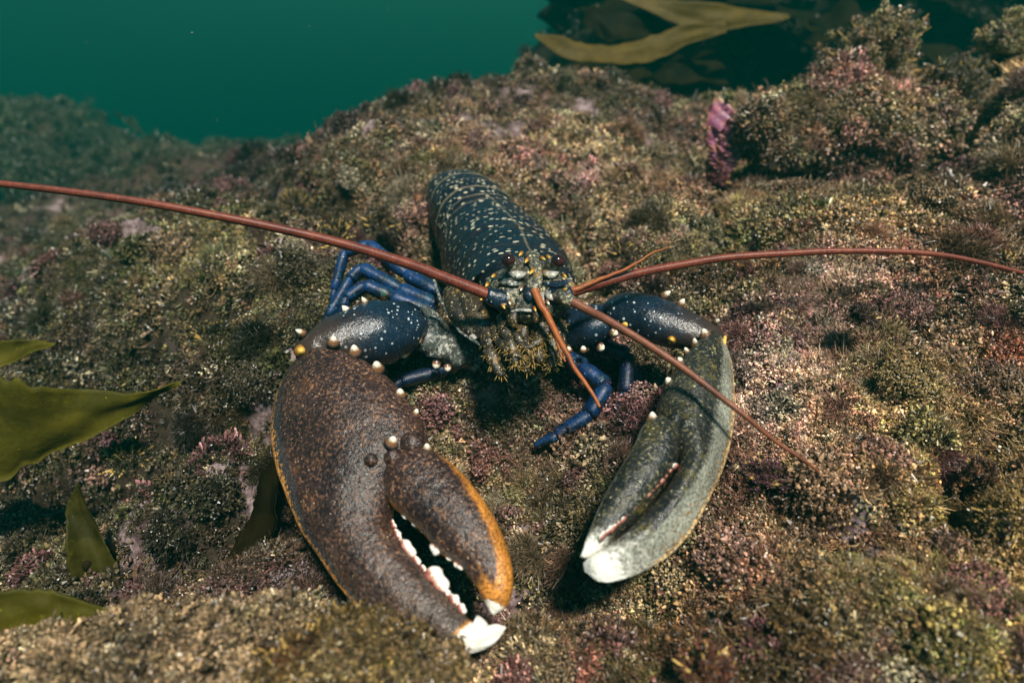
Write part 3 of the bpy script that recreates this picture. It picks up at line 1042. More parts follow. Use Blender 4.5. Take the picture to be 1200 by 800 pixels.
# bushy tufts: (px, py, depth, height, colour, label)
def bush(px, py, d, hgt, colour, label, n=90, seed=1):
    base = W(px, py, d)
    r = np.random.default_rng(seed)
    P, Nn, S = [], [], []
    B = Bag()
    for i in range(n):
        a, tilt = r.uniform(0, 6.283), abs(r.normal(0, .75))
        dd = np.array((math.cos(a) * math.sin(tilt), math.sin(a) * math.sin(tilt), max(.1, math.cos(tilt))))
        L = hgt * r.uniform(.55, 1.0)
        pts = [base + dd * L * f + r.normal(0, hgt * .03, 3) * f for f in (0, .35, .7, 1)]
        V, F, _ = tube(np.array(pts), (.0011, .001, .0008, .0005), 4, cap=False)
        B.add(V, F, tip=np.repeat((0, .3, .7, 1.0), 4))
        for q in range(9):
            f = r.uniform(.3, 1.0)
            P.append(base + dd * L * f + r.normal(0, hgt * .04, 3))
            Nn.append(unit(dd + r.normal(0, .5, 3)))
    stem = B.build("stem", M['bristle'])
    P, Nn = np.array(P), np.array(Nn)
    root = empty("seaweed_bush", base, label, "seaweed")
    stem.parent = root
    stem.location = WLOC[stem.name] - base
    k = len(P)
    s = max(.0022, hgt * .11) * np.exp(r.normal(0, .3, k))
    T = np.array(colour) * np.exp(r.normal(0, .35, k))[:, None] * np.exp(r.normal(0, .1, (k, 3)))
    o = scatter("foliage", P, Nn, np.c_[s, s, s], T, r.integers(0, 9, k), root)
    o['kind'] = 'stuff'
    return root


bush(1022, 84, .62, .058, (.15, .11, .06), "bushy brown seaweed rising highest on the right ledge", 110, 1)
bush(955, 122, .62, .030, (.15, .10, .06), "low brown seaweed bush left of the tallest bush on the ledge", 70, 2)
bush(1115, 118, .60, .042, (.06, .05, .03), "dark seaweed bush in the middle of the right ledge", 90, 3)
bush(1172, 62, .62, .040, (.17, .14, .07), "pale seaweed bush at the right end of the ledge", 80, 4)
bush(665, 118, .74, .034, (.08, .07, .045), "dark grey green seaweed bush on the rock crest above the tail", 80, 5)
bush(838, 215, .58, .022, (.12, .03, .05), "small dark red seaweed bush below the purple blade", 60, 6)
bush(872, 335, .42, .020, (.075, .026, .022), "dark red brown seaweed bush under the right antenna", 70, 7)

bush(345, 790, .205, .017, (.050, .026, .008), "dark brown fluffy weed on the near rock, left of the brown claw tip", 80, 8)
bush(430, 782, .208, .013, (.060, .042, .010), "dark olive brown weed hiding the underside of the brown claw", 70, 9)
bush(510, 790, .210, .010, (.060, .030, .012), "low red brown weed right under the white tip of the brown claw", 60, 10)
bush(830, 800, .212, .015, (.060, .022, .012), "dark rusty weed at the bottom edge below the olive claw", 70, 11)
bush(895, 565, .285, .012, (.055, .022, .028), "dark purple weed just right of the olive claw", 60, 12)
bush(445, 270, .50, .022, (.035, .026, .016), "dark shaggy weed left of the lobster's back", 80, 13)  # this and the next five weeds are added to darken the left crevices
bush(350, 250, .60, .026, (.045, .036, .020), "brown shaggy weed added as shade above the left antenna on the rock flank", 80, 14)
bush(395, 285, .47, .020, (.028, .022, .013), "black brown weed added as shade in the hollow above the lobster's left legs", 80, 15)
bush(250, 405, .42, .020, (.030, .028, .013), "dark olive weed added as shade halfway between the left kelp and the arm", 80, 16)
bush(150, 545, .37, .018, (.022, .022, .010), "dark weed added as shade in the hollow right of the broad kelp blade", 80, 17)
bush(235, 555, .36, .015, (.026, .022, .012), "dark weed added as shade at the right end of the left hollow", 80, 18)
bush(730, 300, .43, .014, (.045, .030, .022), "brown weed tuft behind the right arm under the antenna", 60, 19)
bush(1010, 375, .34, .010, (.045, .024, .020), "small dark weed tuft on the pale right slope", 60, 20)
bush(1150, 560, .27, .009, (.06, .028, .014), "rusty weed tuft near the right edge of the slope", 60, 21)
# drifting specks
Bs = Bag()
r6 = np.random.default_rng(3)
for i in range(130):
    p = W(r6.uniform(0, 1200), r6.uniform(0, 260), r6.uniform(.4, 1.6))
    V, F = ball(p, r6.uniform(.0002, .0005), 5, 4)
    Bs.add(V, F, tip=.5)
o = Bs.build("floating_specks", M['pale'])
tag(o, "tiny pale specks drifting in the green water", kind='stuff')

# ------------------------------------------------------------------ lobster
LOB = np.array((-.01, .38, .03))
lob = empty("lobster", LOB, "dark blue black lobster with raised pale spotted claws and long red antennae on the reef", "lobster")

# body: top line (x, y, z), half width, half height
top = np.array([(.0125, .318, .074), (.0115, .330, .084), (.0075, .350, .0865), (.0040, .375, .0870), (-.0090, .415, .0870), (-.0175, .440, .0885), (-.0290, .475, .0905), (-.040, .51, .087), (-.052, .545, .076), (-.062, .58, .058), (-.070, .615, .040)])
hw = np.array((.031, .0350, .0375, .0380, .0360, .0330, .0310, .0290, .0265, .024, .020))
hh = np.array((.034, .0390, .0400, .0385, .0360, .0320, .0300, .0270, .0230, .018, .012))
n, mm = 260, 96
Tp, HW, HH = catmull(top, n), catmull(hw, n)[:, 0], catmull(hh, n)[:, 0]
Tg = np.gradient(Tp, axis=0)
Tg /= np.linalg.norm(Tg, axis=1)[:, None]
ss = np.linspace(0, 1, n)
S_CAR = .46                                # rear edge of the carapace
V, rimv = [], []
ROLL = math.radians(7)
for i in range(n):
    side = unit(np.cross(Tg[i], (0, 0, 1)))
    up = unit(np.cross(side, Tg[i]))
    side, up = side * math.cos(ROLL) - up * math.sin(ROLL), up * math.cos(ROLL) + side * math.sin(ROLL)
    c = Tp[i] - up * HH[i]
    k = 1.0
    if ss[i] > S_CAR:                      # overlapping abdomen plates
        q = ((ss[i] - S_CAR) / .048) % 1.0
        k = .945 + .055 * min(1, (1 - q) * 9) * (.80 + .20 * q) if False else .87 + .13 * (q ** .8) * (1 if q < .86 else (1 - q) / .14)
    else:
        g = math.exp(-((ss[i] - .27) / .012) ** 2)
    for j in range(mm):
        a = 2 * math.pi * j / mm
        ca, sa = math.cos(a), math.sin(a)
        x = math.copysign(abs(ca) ** (.82 if sa > 0 else .62), ca) * HW[i]
        y = (abs(sa) ** .95 if sa > 0 else -abs(sa) ** .8) * HH[i]
        kk = k
        if ss[i] <= S_CAR:
            gs = .27 + .05 * sa
            kk *= 1 - .035 * math.exp(-((ss[i] - gs) / .013) ** 2) * (sa > -.3)
            kk *= 1 - .030 * math.exp(-((ss[i] - S_CAR + .012) / .006) ** 2)
            kk *= 1 + .018 * math.exp(-((sa - 1) / .012) ** 2)      # keel
        V.append(c + (side * x + up * y) * kk)
        rr = .72 * math.exp(-((sa - 1) / .0012) ** 2) if (ss[i] < S_CAR and sa > 0) else 0
        if ss[i] > S_CAR:
            rr = max(rr, .80 * (.74 < q < .90))
        elif ss[i] > S_CAR - .005:
            rr = .66
        rimv.append(rr)
V = np.array(V)
F = grid_faces(n, mm)
F += [tuple(reversed(range(mm))), tuple((n - 1) * mm + j for j in range(mm))]
V = V + .0004 * np.c_[vnoise(V * 300), vnoise(V * 300 + 50), vnoise(V * 300 + 90)]
build("body", V, F, M['body'], lob, {"rim": np.array(rimv), "tip": np.zeros(len(V))})

# tail fan, folded away behind
Bf = Bag()
e, td = Tp[-1] - np.array((0, 0, .008)), unit(Tg[-1] * (1, 1, .3))
sd_ = unit(np.cross(td, (0, 0, 1)))
for a in (-.9, -.45, 0, .45, .9):
    d = td * math.cos(a) + sd_ * math.sin(a)
    P = np.array([e + d * f * .055 for f in np.linspace(0, 1, 8)])
    Vv, Ff, tt = tube(P, .015 * np.sin(np.linspace(.35, 2.6, 8)), 10, flat=.15)
    Bf.add(Vv, Ff, rim=0.0, tip=0.0)
Bf.build("tail_fan", M['body'], lob)

# pale lower margin of the carapace on the near side
def strip(pts, r, mat_, name, flat=.5, m=8, extra=None):
    P = catmull(np.array(pts), 30)
    R = catmull(np.array(r), 30)[:, 0]
    V, F, tt = tube(P, R, m, flat=flat)
    return build(name, V, F, mat_, lob, {"tip": tt * 0, "rim": tt * 0})


strip([W(508, 325, .372), W(514, 345, .364), W(525, 366, .352), W(540, 388, .343), W(566, 406, .335)], (.0008, .0010, .0012, .0012, .0009), M['joint'], "shell_margin")

# rostrum
P = catmull(np.array([Tp[24] + (0, 0, -.002), W(624, 300, .338), W(629, 318, .326), W(633, 338, .317)]), 18)
V, F, tt = tube(P, np.interp(np.linspace(0, 1, 18), (0, .4, .8, 1), (.0045, .0042, .0026, .0004)), 12, flat=.7)
rost = build("rostrum", V, F, M['face'], lob, {"tip": tt * 0})
for px, py, d, ex, ey in ((612, 296, .338, -3, 3), (619, 303, .333, -3, 4), (626, 315, .326, -4, 5), (637, 318, .325, 4, 4), (634, 302, .333, 4, 2), (641, 300, .334, 4, 3)):
    V, F, tt = cone(W(px, py, d), W(px + ex * 1.3, py + ey * 1.3, d - .006), .0013, 8, 6, .3)
    build("spine", V, F, M['spot'], rost, {"tip": tt})

# eyes
for (px, py, sx, cx, cy) in ((597, 305, -1, 606, 318), (652, 306, 1, 645, 318)):
    p, c = W(px, py, .322), W(cx, cy, .332)
    Q = np.array([c, c * .5 + p * .5, p])
    V, F, tt = tube(catmull(Q, 8), (.0046, .0048, .0048, .0046, .0044, .0042, .0040, .002), 12)
    st = build("eyestalk", V, F, M['face'], lob, {"tip": tt * 0})
    V, F = ball(p + np.array((sx * .0006, -.0010, .0004)), .0036, 20, 14)
    build("eye", V, F, M['eye'], st)


# feelers
def feeler(name, pts, r0, r1, mat_, n=120, rings=.0008, m=10):
    P = catmull(np.array([W(*p) for p in pts]), n)
    f = np.linspace(0, 1, n)
    P = P + (.00055 * np.minimum(f * 6, 1))[:, None] * np.c_[vnoise(np.c_[f * 9, f * 0 + pts[0][0], f * 0]), vnoise(np.c_[f * 9, f * 0 + 7 + pts[0][0], f * 0]), vnoise(np.c_[f * 9, f * 0 + 19 + pts[0][0], f * 0])]
    R = r0 + (r1 - r0) * f ** .8
    V, F, tt = tube(P, R, m)
    L = np.r_[0, np.cumsum(np.linalg.norm(np.diff(P, axis=0), axis=1))]
    al = np.r_[np.repeat(L / rings, m), 0, L[-1] / rings]
    return build(name, V, F, mat_, lob, {"along": al})


an = [feeler("antenna", [(590, 352, .322), (540, 333, .318), (470, 306, .315), (380, 280, .315), (240, 250, .318), (100, 228, .325), (-40, 211, .335), (-200, 190, .35)], .0033, .0016, M['antenna'], 200),
      feeler("antenna", [(652, 348, .318), (700, 334, .318), (760, 318, .322), (850, 302, .33), (940, 296, .34), (1020, 295, .35), (1110, 301, .36), (1210, 324, .37), (1300, 350, .38)], .0027, .0013, M['antenna'], 200)]
feeler("antennule", [(655, 344, .318), (690, 334, .315), (730, 315, .315), (782, 289, .315)], .0019, .0004, M['feeler'])
feeler("antennule", [(660, 348, .312), (710, 374, .296), (790, 424, .272), (850, 470, .257), (910, 518, .262), (968, 558, .270)], .0026, .0006, M['feeler_brown'])
feeler("antennule", [(626, 340, .316), (638, 366, .31), (652, 392, .305), (668, 422, .302), (688, 452, .30), (704, 478, .30)], .0022, .0008, M['feeler'])
feeler("antennule", [(632, 348, .316), (640, 372, .312), (650, 396, .312), (662, 424, .312)], .0013, .0005, M['feeler'])

# antenna bases
def plate(name, parts, mat_, parent=lob):
    B = Bag()
    for pts, rad, flat in parts:
        P = catmull(np.array([W(*p) for p in pts]), 12)
        R = catmull(np.array(rad), 12)[:, 0]
        V, F, tt = tube(P, R, 14, flat=flat)
        V = V + .0005 * np.c_[vnoise(V * 260), vnoise(V * 260 + 50), vnoise(V * 260 + 90)]
        B.add(V, F, tip=0.0, rim=0.0)
    return B.build(name, mat_, parent)


plate("antenna_base", [([(608, 340, .335), (600, 343, .328), (590, 349, .322)], (.0085, .0090, .0055), .85), ([(604, 352, .333), (592, 352, .323), (586, 352, .321)], (.006, .0065, .0035), .9)], M['face'])
plate("antenna_base", [([(640, 335, .332), (648, 340, .325), (656, 346, .320)], (.0075, .0075, .0042), .85), ([(650, 350, .328), (655, 349, .321), (660, 347, .318)], (.005, .005, .003), .9)], M['face'])
plate("antenna_base", [([(602, 354, .326), (588, 351.5, .3215), (570, 345.5, .3195)], (.0060, .0052, .0038), 1.0)], M['arm'], an[0])
plate("antenna_base", [([(646, 347, .322), (656, 347, .3175), (670, 343, .317)], (.0050, .0044, .0033), 1.0)], M['arm'], an[1])
plate("antennule_base", [([(654, 345, .316), (662, 349, .311), (672, 354, .308)], (.0036, .0036, .0028), 1.0)], M['face'])
plate("antennule_base", [([(624, 330, .328), (625, 336, .322), (627, 342, .318)], (.0046, .0044, .0026), 1.0)], M['face'])
plate("face_plate", [([(585, 330, .345), (612, 352, .333), (640, 352, .330), (660, 338, .340)], (.010, .014, .013, .010), .8), ([(600, 320, .342), (624, 326, .334), (648, 322, .340)], (.008, .008, .008), .8)], M['face'])
plate("cheek", [([(546, 348, .358), (560, 372, .347), (576, 398, .338)], (.007, .0085, .005), .7), ([(528, 340, .362), (540, 368, .350), (556, 392, .341)], (.005, .0065, .004), .7)], M['mouth'])

r5 = np.random.default_rng(15)
for nm, mt, pts, rad, fl in (
        ("face_plate", 'pale', [(598, 318, .327), (606, 322, .323), (616, 320, .324)], (.0016, .0036, .0014), .6),
        ("face_plate", 'pale', [(638, 318, .325), (646, 322, .322), (654, 318, .324)], (.0014, .0032, .0012), .6),
        ("antenna_scale", 'arm', [(640, 332, .323), (655, 333, .318), (672, 328, .314)], (.0030, .0034, .0006), .45),
        ("antenna_scale", 'joint', [(584, 336, .328), (594, 330, .322), (608, 334, .320)], (.0022, .0036, .0016), .5),
        ("antenna_scale", 'pale', [(578, 345, .326), (582, 352, .320), (592, 357, .317)], (.0010, .0020, .0008), .6),
        ("face_plate", 'arm', [(616, 338, .321), (621, 344, .317), (622, 352, .316)], (.0018, .0028, .0012), .7),
        ("face_plate", 'pale', [(640, 340, .320), (644, 347, .316), (650, 351, .315)], (.0012, .0024, .0008), .6),
        ("face_plate", 'pale', [(598, 364, .321), (612, 363, .318), (632, 365, .318)], (.0008, .0012, .0008), .8),
        ("face_plate", 'mouth', [(626, 356, .318), (630, 366, .316), (628, 378, .316)], (.0018, .0030, .0014), .7),
        ("face_plate", 'mouth', [(606, 362, .322), (600, 372, .320), (604, 384, .320)], (.0020, .0030, .0014), .7),
        ("cheek", 'joint', [(566, 376, .342), (574, 386, .337), (584, 398, .332)], (.0030, .0052, .0024), .6),
        ("cheek", 'pale', [(536, 372, .350), (546, 386, .344), (558, 397, .338)], (.0008, .0022, .0010), .6)):
    plate(nm, [(pts, rad, fl)], M[mt])
for px, py, ex, ey, d, r, mt in ((588, 356, 4, 6, .318, .0012, 'spot'), (596, 352, 2, 5, .317, .0010, 'tubercle'), (612, 336, -2, 5, .319, .0010, 'tubercle'), (640, 352, 4, 5, .315, .0011, 'tubercle'), (660, 340, 5, -2, .315, .0010, 'spot'),
                                 (626, 360, 2, 5, .315, .0010, 'spot'), (572, 332, -3, 4, .33, .0013, 'spot'), (580, 322, -4, 3, .333, .0012, 'spot'), (566, 348, -3, 4, .335, .0012, 'spot'), (660, 322, 4, 3, .328, .0011, 'spot')):
    V, F, tt = cone(W(px, py, d), W(px + ex, py + ey, d - .003), r, 8, 6, .3)
    build("spine", V, F, M[mt], rost, {"tip": tt})

# mouthparts: jointed, bristly
r4 = np.random.default_rng(9)
for pts, rad in (([(580, 380, .336), (584, 398, .326), (598, 412, .318), (612, 420, .315)], (.0040, .0040, .0032, .0012)),
                 ([(640, 370, .330), (640, 390, .322), (626, 404, .316), (614, 408, .314)], (.0040, .0038, .0030, .0010)),
                 ([(604, 384, .326), (610, 400, .318), (622, 416, .315), (624, 428, .316)], (.0034, .0034, .0026, .0010)),
                 ([(656, 376, .332), (660, 396, .326), (654, 418, .322), (640, 436, .322)], (.0040, .0038, .0030, .0012)),
                 ([(572, 385, .338), (574, 405, .330), (580, 425, .324), (590, 440, .322)], (.0065, .0062, .0052, .003)),
                 ([(590, 372, .334), (596, 394, .324), (602, 414, .318), (606, 432, .318)], (.0060, .0060, .0050, .003)),
                 ([(612, 372, .334), (614, 394, .325), (614, 416, .319), (618, 436, .318)], (.0055, .0055, .0045, .003)),
                 ([(628, 366, .332), (634, 386, .324), (630, 408, .318), (634, 425, .318)], (.0058, .0058, .0048, .003)),
                 ([(646, 368, .334), (652, 388, .326), (648, 410, .320), (646, 430, .319)], (.0060, .0058, .0048, .003))):
    P = catmull(np.array([W(*p) for p in pts]), 24)
    f = np.linspace(0, 1, 24)
    R = .74 * catmull(np.array(rad), 24)[:, 0] * (1 - .28 * np.exp(-((f - .36) / .05) ** 2) - .28 * np.exp(-((f - .70) / .05) ** 2))
    V, F, tt = tube(P, R, 12, flat=.8)
    V = V + .0006 * np.c_[vnoise(V * 260), vnoise(V * 260 + 50), vnoise(V * 260 + 90)]
    mp_ = build("mouthpart", V, F, M['mouth'], lob, {"tip": tt * 0, "rim": tt * 0})
    Bq = Bag()
    for q in range(60):
        k = r4.integers(6, 23)
        d = unit(r4.normal(0, 1, 3) + np.array((0, -.7, -.7)))
        p0 = P[k] + d * R[k] * .9
        V, F, tt = cone(p0, p0 + d * r4.uniform(.002, .005), .00028, 3, 3, .2)
        Bq.add(V, F, tip=tt)
    br = Bq.build("bristles", M['bristle'], mp_)
    br['kind'] = 'stuff'


# ------------------------------------------------------------------ claws
def plane_of(a, b_, c):
    a, b_, c = Wz(*a), Wz(*b_), Wz(*c)
    n = unit(np.cross(b_ - a, c - a))
    if np.dot(n, CAM - a) < 0: n = -n
    return a, n


def claw_mesh(st, plane, thick, off=(0.0,), n=80, m=40, blade=0.0, rim_side=-1, tipf=None, relief=.0006, seed=0):
    """st: stations (outer x,y, inner x,y); blade thins the outer margin"""
    p0, nn = plane
    E = catmull(np.array(st, float), n)
    th = catmull(np.array(thick, float), n)[:, 0]
    of = catmull(np.array(off, float), n)[:, 0] if len(off) > 1 else np.full(n, off[0])
    a = np.linspace(0, 2 * math.pi, m, endpoint=False)
    V, rim, tip, uu = [], [], [], []
    for i, e in enumerate(E):
        A = Wpl(e[0], e[1], p0, nn)
        Bi = Wpl(e[2], e[3], p0, nn)
        c, h = (A + Bi) / 2, (Bi - A) / 2
        for x in a:
            u = math.copysign(abs(math.cos(x)) ** .85, math.cos(x))
            w = math.copysign(abs(math.sin(x)) ** .95, math.sin(x))
            if u < 0 and blade:
                w *= (1 - blade) + blade * (1 - abs(u)) ** .75
            V.append(c + h * u + nn * (w * th[i] + of[i]))
            rim.append(-u * rim_side * -1 if rim_side > 0 else -u)
            tip.append(i / (n - 1) if tipf is None else tipf(i / (n - 1), u))
            uu.append(u)
    V = np.array(V)
    V = V + nn * (relief * fbm(V * 140 + seed, 3))[:, None]
    F = grid_faces(n, m)
    F += [tuple(reversed(range(m))), tuple((n - 1) * m + j for j in range(m))]
    return V, F, {"rim": np.clip(np.array(rim), 0, 1), "tip": np.array(tip)}, nn


# brown claw (nearer, left)
PLA = plane_of((352, 420, .052), (590, 745, .012), (505, 520, .040))
stA = [(350, 420, 400, 416), (335, 440, 430, 427), (322, 472, 458, 446), (318, 508, 482, 474), (324, 548, 500, 507), (333, 575, 498, 538), (343, 600, 470, 572), (355, 626, 459, 606), (372, 650, 470, 634), (398, 688, 488, 658),
       (430, 722, 508, 680), (470, 748, 529, 702), (514, 763, 549, 724), (548, 766, 566, 733), (574, 757, 583, 731), (590, 741, 592, 734)]
V, F, at, nA = claw_mesh(stA, PLA, (.009, .014, .017, .0185, .018, .0165, .014, .012, .011, .010, .009, .008, .007, .006, .0045, .0012), blade=.55, n=110, m=48,
                         tipf=lambda t_, u: np.interp(t_, (0, .74, .80, .83, 1), (0, .45, .55, 1.0, 1.25)) if u > -2 else 0)
clawA = build("claw", V, F, M['claw_brown'], lob, at)
tag(clawA, "heavy brown crusher claw held half open, nearer the camera")
stD = [(496, 526, 462, 540), (517, 539, 454, 564), (539, 555, 461, 594), (561, 580, 479, 611), (581, 610, 499, 629), (595, 641, 519, 652), (602, 670, 541, 666), (602, 693, 556, 684), (595, 711, 567, 702), (578, 721, 573, 714)]
V, F, at, _ = claw_mesh(stD, PLA, (.006, .0095, .0105, .0105, .010, .009, .0075, .006, .004, .001), off=(.004, .005, .005, .005, .0045, .004, .0035, .003, .002, .001), n=70, m=40, seed=4,
                        tipf=lambda t_, u: np.interp(t_, (0, .8, .86, .91, 1), (0, .05, .4, .98, 1.2)))
at["rim"] = at["rim"] * 0 + np.clip(at["rim"], 0, 1) ** 3 * .86
E_ = np.repeat(np.linspace(0, 1, 70), 40)
U_ = np.tile([math.copysign(abs(math.cos(x)) ** .85, math.cos(x)) for x in np.linspace(0, 2 * math.pi, 40, endpoint=False)], 70)
at["glow"] = np.clip(np.where(U_ < 0, np.clip((-U_ - np.interp(E_, (0, .3, .6, .9), (.90, .66, .45, 0))) / .34, 0, 1) * 1.1 * np.clip(E_ / .12, 0, 1), np.clip((U_ - .90) / .12, 0, 1) * np.clip((E_ - .1) / .1, 0, 1)) + .36 * np.exp(-((U_ - .2) / .2) ** 2) * (E_ > .2) + np.clip((E_ - .72) / .16, 0, 1), 0, 1.1)
dacA = build("claw_finger", V, F, M['claw_brown'], clawA, at)
# joint knuckles
for px, py, r, off, mt in ((470, 550, .0042, .0115, 'claw_brown'), (448, 556, .0030, .0150, 'claw_brown'), (490, 532, .0060, .0090, 'claw_brown')):
    p = Wpl(px, py, *PLA) + nA * off
    V, F = ball(p, r, 14, 10)
    build("knuckle", V, F, M[mt], clawA, {"tip": np.zeros(len(V)), "rim": np.zeros(len(V))})
for px, py, r, off, h in ((402, 416, .0030, .013, .005), (426, 426, .0032, .012, .006), (450, 442, .0034, .010, .006), (475, 470, .0038, .008, .0065), (491, 490, .0022, .006, .004), (472, 535, .0030, .016, .0055), (508, 536, .0030, .010, .0055)):
    p = Wpl(px, py, *PLA) + nA * off
    d = unit(nA * .8 + UP * .3 + RIGHT * .35)
    V, F, tt = knob(p - d * .0016, unit(d + np.array((math.sin(px), math.cos(py), 0)) * .25), r * .62 * (.85 + .3 * abs(math.sin(px * 1.7))), h * (.55 + .3 * abs(math.cos(py * 1.3))))
    build("tubercle", V, F, M['tubercle'], clawA, {"tip": tt})


def teeth(line, sizes, plane, off, parent, side, name="tooth"):
    """rounded pale teeth along an edge; side: direction px they point"""
    p0, nn = plane
    k = len(sizes)
    L = catmull(np.array(line, float), k)
    for (px, py), (r, h) in zip(L, sizes):
        p = Wpl(px, py, p0, nn) + nn * off
        q = Wpl(px + side[0] * 10, py + side[1] * 10, p0, nn) + nn * off
        d = unit(q - p)
        V, F, tt = cone(p - d * r * .8, p + d * h, r, 10, 7, .9)
        build(name, V, F, M['tooth'], parent, {"tip": tt})


def molars(line, specs, plane, off, parent, side):
    """blunt crushing teeth: (place along the edge 0..1, half length, height)"""
    p0, nn = plane
    L = np.array([Wpl(q[0], q[1], p0, nn) + nn * off for q in catmull(np.array(line, float), 60)])
    q0 = Wpl(500, 600, p0, nn)
    out = unit(Wpl(500 + side[0] * 10, 600 + side[1] * 10, p0, nn) - q0)
    for k, (f, a, h) in enumerate(specs):
        i = int(f * 58)
        al = unit(L[min(i + 2, 59)] - L[max(i - 2, 0)])
        sg = np.linspace(-1, 1, 11)
        P = L[i] + al * (sg * a)[:, None] + out * (h * .25 * (1 - sg ** 2) - .0004)[:, None] + nn * (.0004 * np.sin(7 * sg + k))[:, None]
        Rr = h * (1 - np.abs(sg) ** 2.6) ** .55 * (1 + .14 * np.sin(5 * sg + 2 * k))
        Rr[[0, -1]] = h * .05
        V, F, tt = tube(P, Rr, 12, flat=.85, up=nn)
        tip = ((V - L[i]) @ out) / (h * 1.2) * .8 + .15
        V = V + .0003 * np.c_[vnoise(V * 500), vnoise(V * 500 + 50), vnoise(V * 500 + 90)]
        build("tooth", V, F, M['tooth'], parent, {"tip": np.clip(tip, 0, 1)})


molars([(459, 606), (470, 634), (488, 657), (508, 679), (529, 701), (550, 724)],
       [(.07, .0022, .0010), (.17, .0030, .0016), (.30, .0048, .0028), (.43, .0026, .0016), (.51, .0020, .0012), (.64, .0062, .0040), (.77, .0024, .0014), (.86, .0030, .0022), (.94, .0022, .0018)], PLA, .0012, clawA, (.8, -.55))
molars([(470, 604), (488, 616), (503, 631), (522, 653), (541, 666), (555, 683)],
       [(.10, .0018, .0010), (.24, .0020, .0013), (.37, .0016, .0009), (.55, .0028, .0024), (.70, .0016, .0009), (.82, .0024, .0014)], PLA, .0045, dacA, (-.6, .8))
# hooked white tip of the fixed finger
b0, b1, b2 = (Wpl(556, 742, *PLA), Wpl(574, 744, *PLA), Wpl(592, 734, *PLA))
V, F, tt = tube(catmull(np.array((b0, b1, b2)), 14), np.linspace(.0070, .0006, 14), 14, flat=.8)
build("claw_tip", V, F, M['tooth'], clawA, {"tip": tt * 0 + 1})

# olive claw (right)
PLB = plane_of((848, 402, .060), (685, 665, .030), (765, 490, .047))
stB = [(850, 400, 820, 404), (858, 428, 804, 420), (861, 462, 788, 441), (860, 495, 775, 465), (855, 525, 768, 492), (848, 547, 778, 520), (842, 562, 792, 543), (832, 582, 784, 571), (813, 618, 759, 602),
       (788, 647, 732, 629), (758, 667, 711, 645), (726, 679, 698, 652), (702, 681, 689, 656), (685, 669, 683, 660)]
V, F, at, nB = claw_mesh(stB, PLB, (.008, .013, .0155, .0165, .016, .015, .014, .013, .0115, .0105, .009, .0075, .005, .001), blade=.75, n=100, m=48, seed=9,
                         tipf=lambda t_, u: np.interp(t_, (0, .58, .74, .82, .88, 1), (0, .30, .56, .76, .96, 1.2)))
at["rim"] = np.clip(at["rim"] + .42 * np.clip((np.arange(len(at["rim"])) / len(at["rim"]) - .35) / .25, 0, 1) * (at["rim"] > 0) * (at["rim"] < .84), 0, .86) * (at["rim"] < .84) + at["rim"] * (at["rim"] >= .84)
clawB = build("claw", V, F, M['claw_olive'], lob, at)
tag(clawB, "slimmer olive grey cutter claw held closed with white tip")
stE = [(764, 499, 790, 507), (750, 516, 798, 521), (740, 538, 794, 548), (728, 557, 783, 570), (716, 577, 769, 588), (705, 597, 751, 610), (695, 617, 729, 631), (687, 636, 709, 646), (680, 655, 687, 656)]
V, F, at, _ = claw_mesh(stE, PLB, (.005, .009, .010, .010, .0095, .0085, .007, .005, .001), off=(.004, .0055, .0055, .005, .0045, .004, .003, .0025, .002), n=60, m=40, seed=13,
                        tipf=lambda t_, u: np.interp(t_, (0, .60, .80, .88, .94, 1), (0, .3, .46, .72, .95, 1.2)))
at["rim"] = np.clip(at["rim"], 0, 1) ** 2.5 * .90
dacB = build("claw_finger", V, F, M['claw_olive'], clawB, at)
for px, py, r, off, mt in ((791, 512, .0044, .010, 'claw_olive'), (802, 521, .0034, .0125, 'claw_olive')):
    V, F = ball(Wpl(px, py, *PLB) + nB * off, r, 14, 10)
    build("knuckle", V, F, M[mt], clawB, {"tip": np.zeros(len(V)), "rim": np.zeros(len(V))})
for px, py, r, off, h in ((823, 407, .0030, .010, .006), (811, 418, .0026, .010, .005), (803, 428, .0020, .010, .004), (796, 438, .0028, .009, .005), (783, 461, .0034, .008, .006), (762, 508, .0030, .011, .005)):
    p = Wpl(px, py, *PLB) + nB * off
    d = unit(nB * .8 + UP * .4 - RIGHT * .35)
    V, F, tt = knob(p - d * .0016, unit(d + np.array((math.sin(px), math.cos(py), 0)) * .25), r * .62 * (.85 + .3 * abs(math.sin(px * 1.7))), h * (.55 + .3 * abs(math.cos(py * 1.3))))
    build("tubercle", V, F, M['tubercle'], clawB, {"tip": tt})
teeth([(788, 560), (765, 586), (742, 608), (722, 628), (704, 642)], [(.0011 + .0005 * (i % 3 == 0), .0009 + .0006 * (i % 2)) for i in range(19)], PLB, .0082, clawB, (-.7, -.5))


# ------------------------------------------------------------------ arms
def limb(name, pts, rad, mat_, flat=.8, n=40, m=24, parent=lob, noise_=.0006, tip=None):
    P = catmull(np.array([W(*p) for p in pts]), n)
    R = catmull(np.array(rad), n)[:, 0]
    V, F, tt = tube(P, R, m, flat=flat)
    V = V + noise_ * np.c_[vnoise(V * 160), vnoise(V * 160 + 50), vnoise(V * 160 + 90)]
    return build(name, V, F, mat_, parent, {"tip": tt if tip is None else tt * tip, "rim": tt * 0})


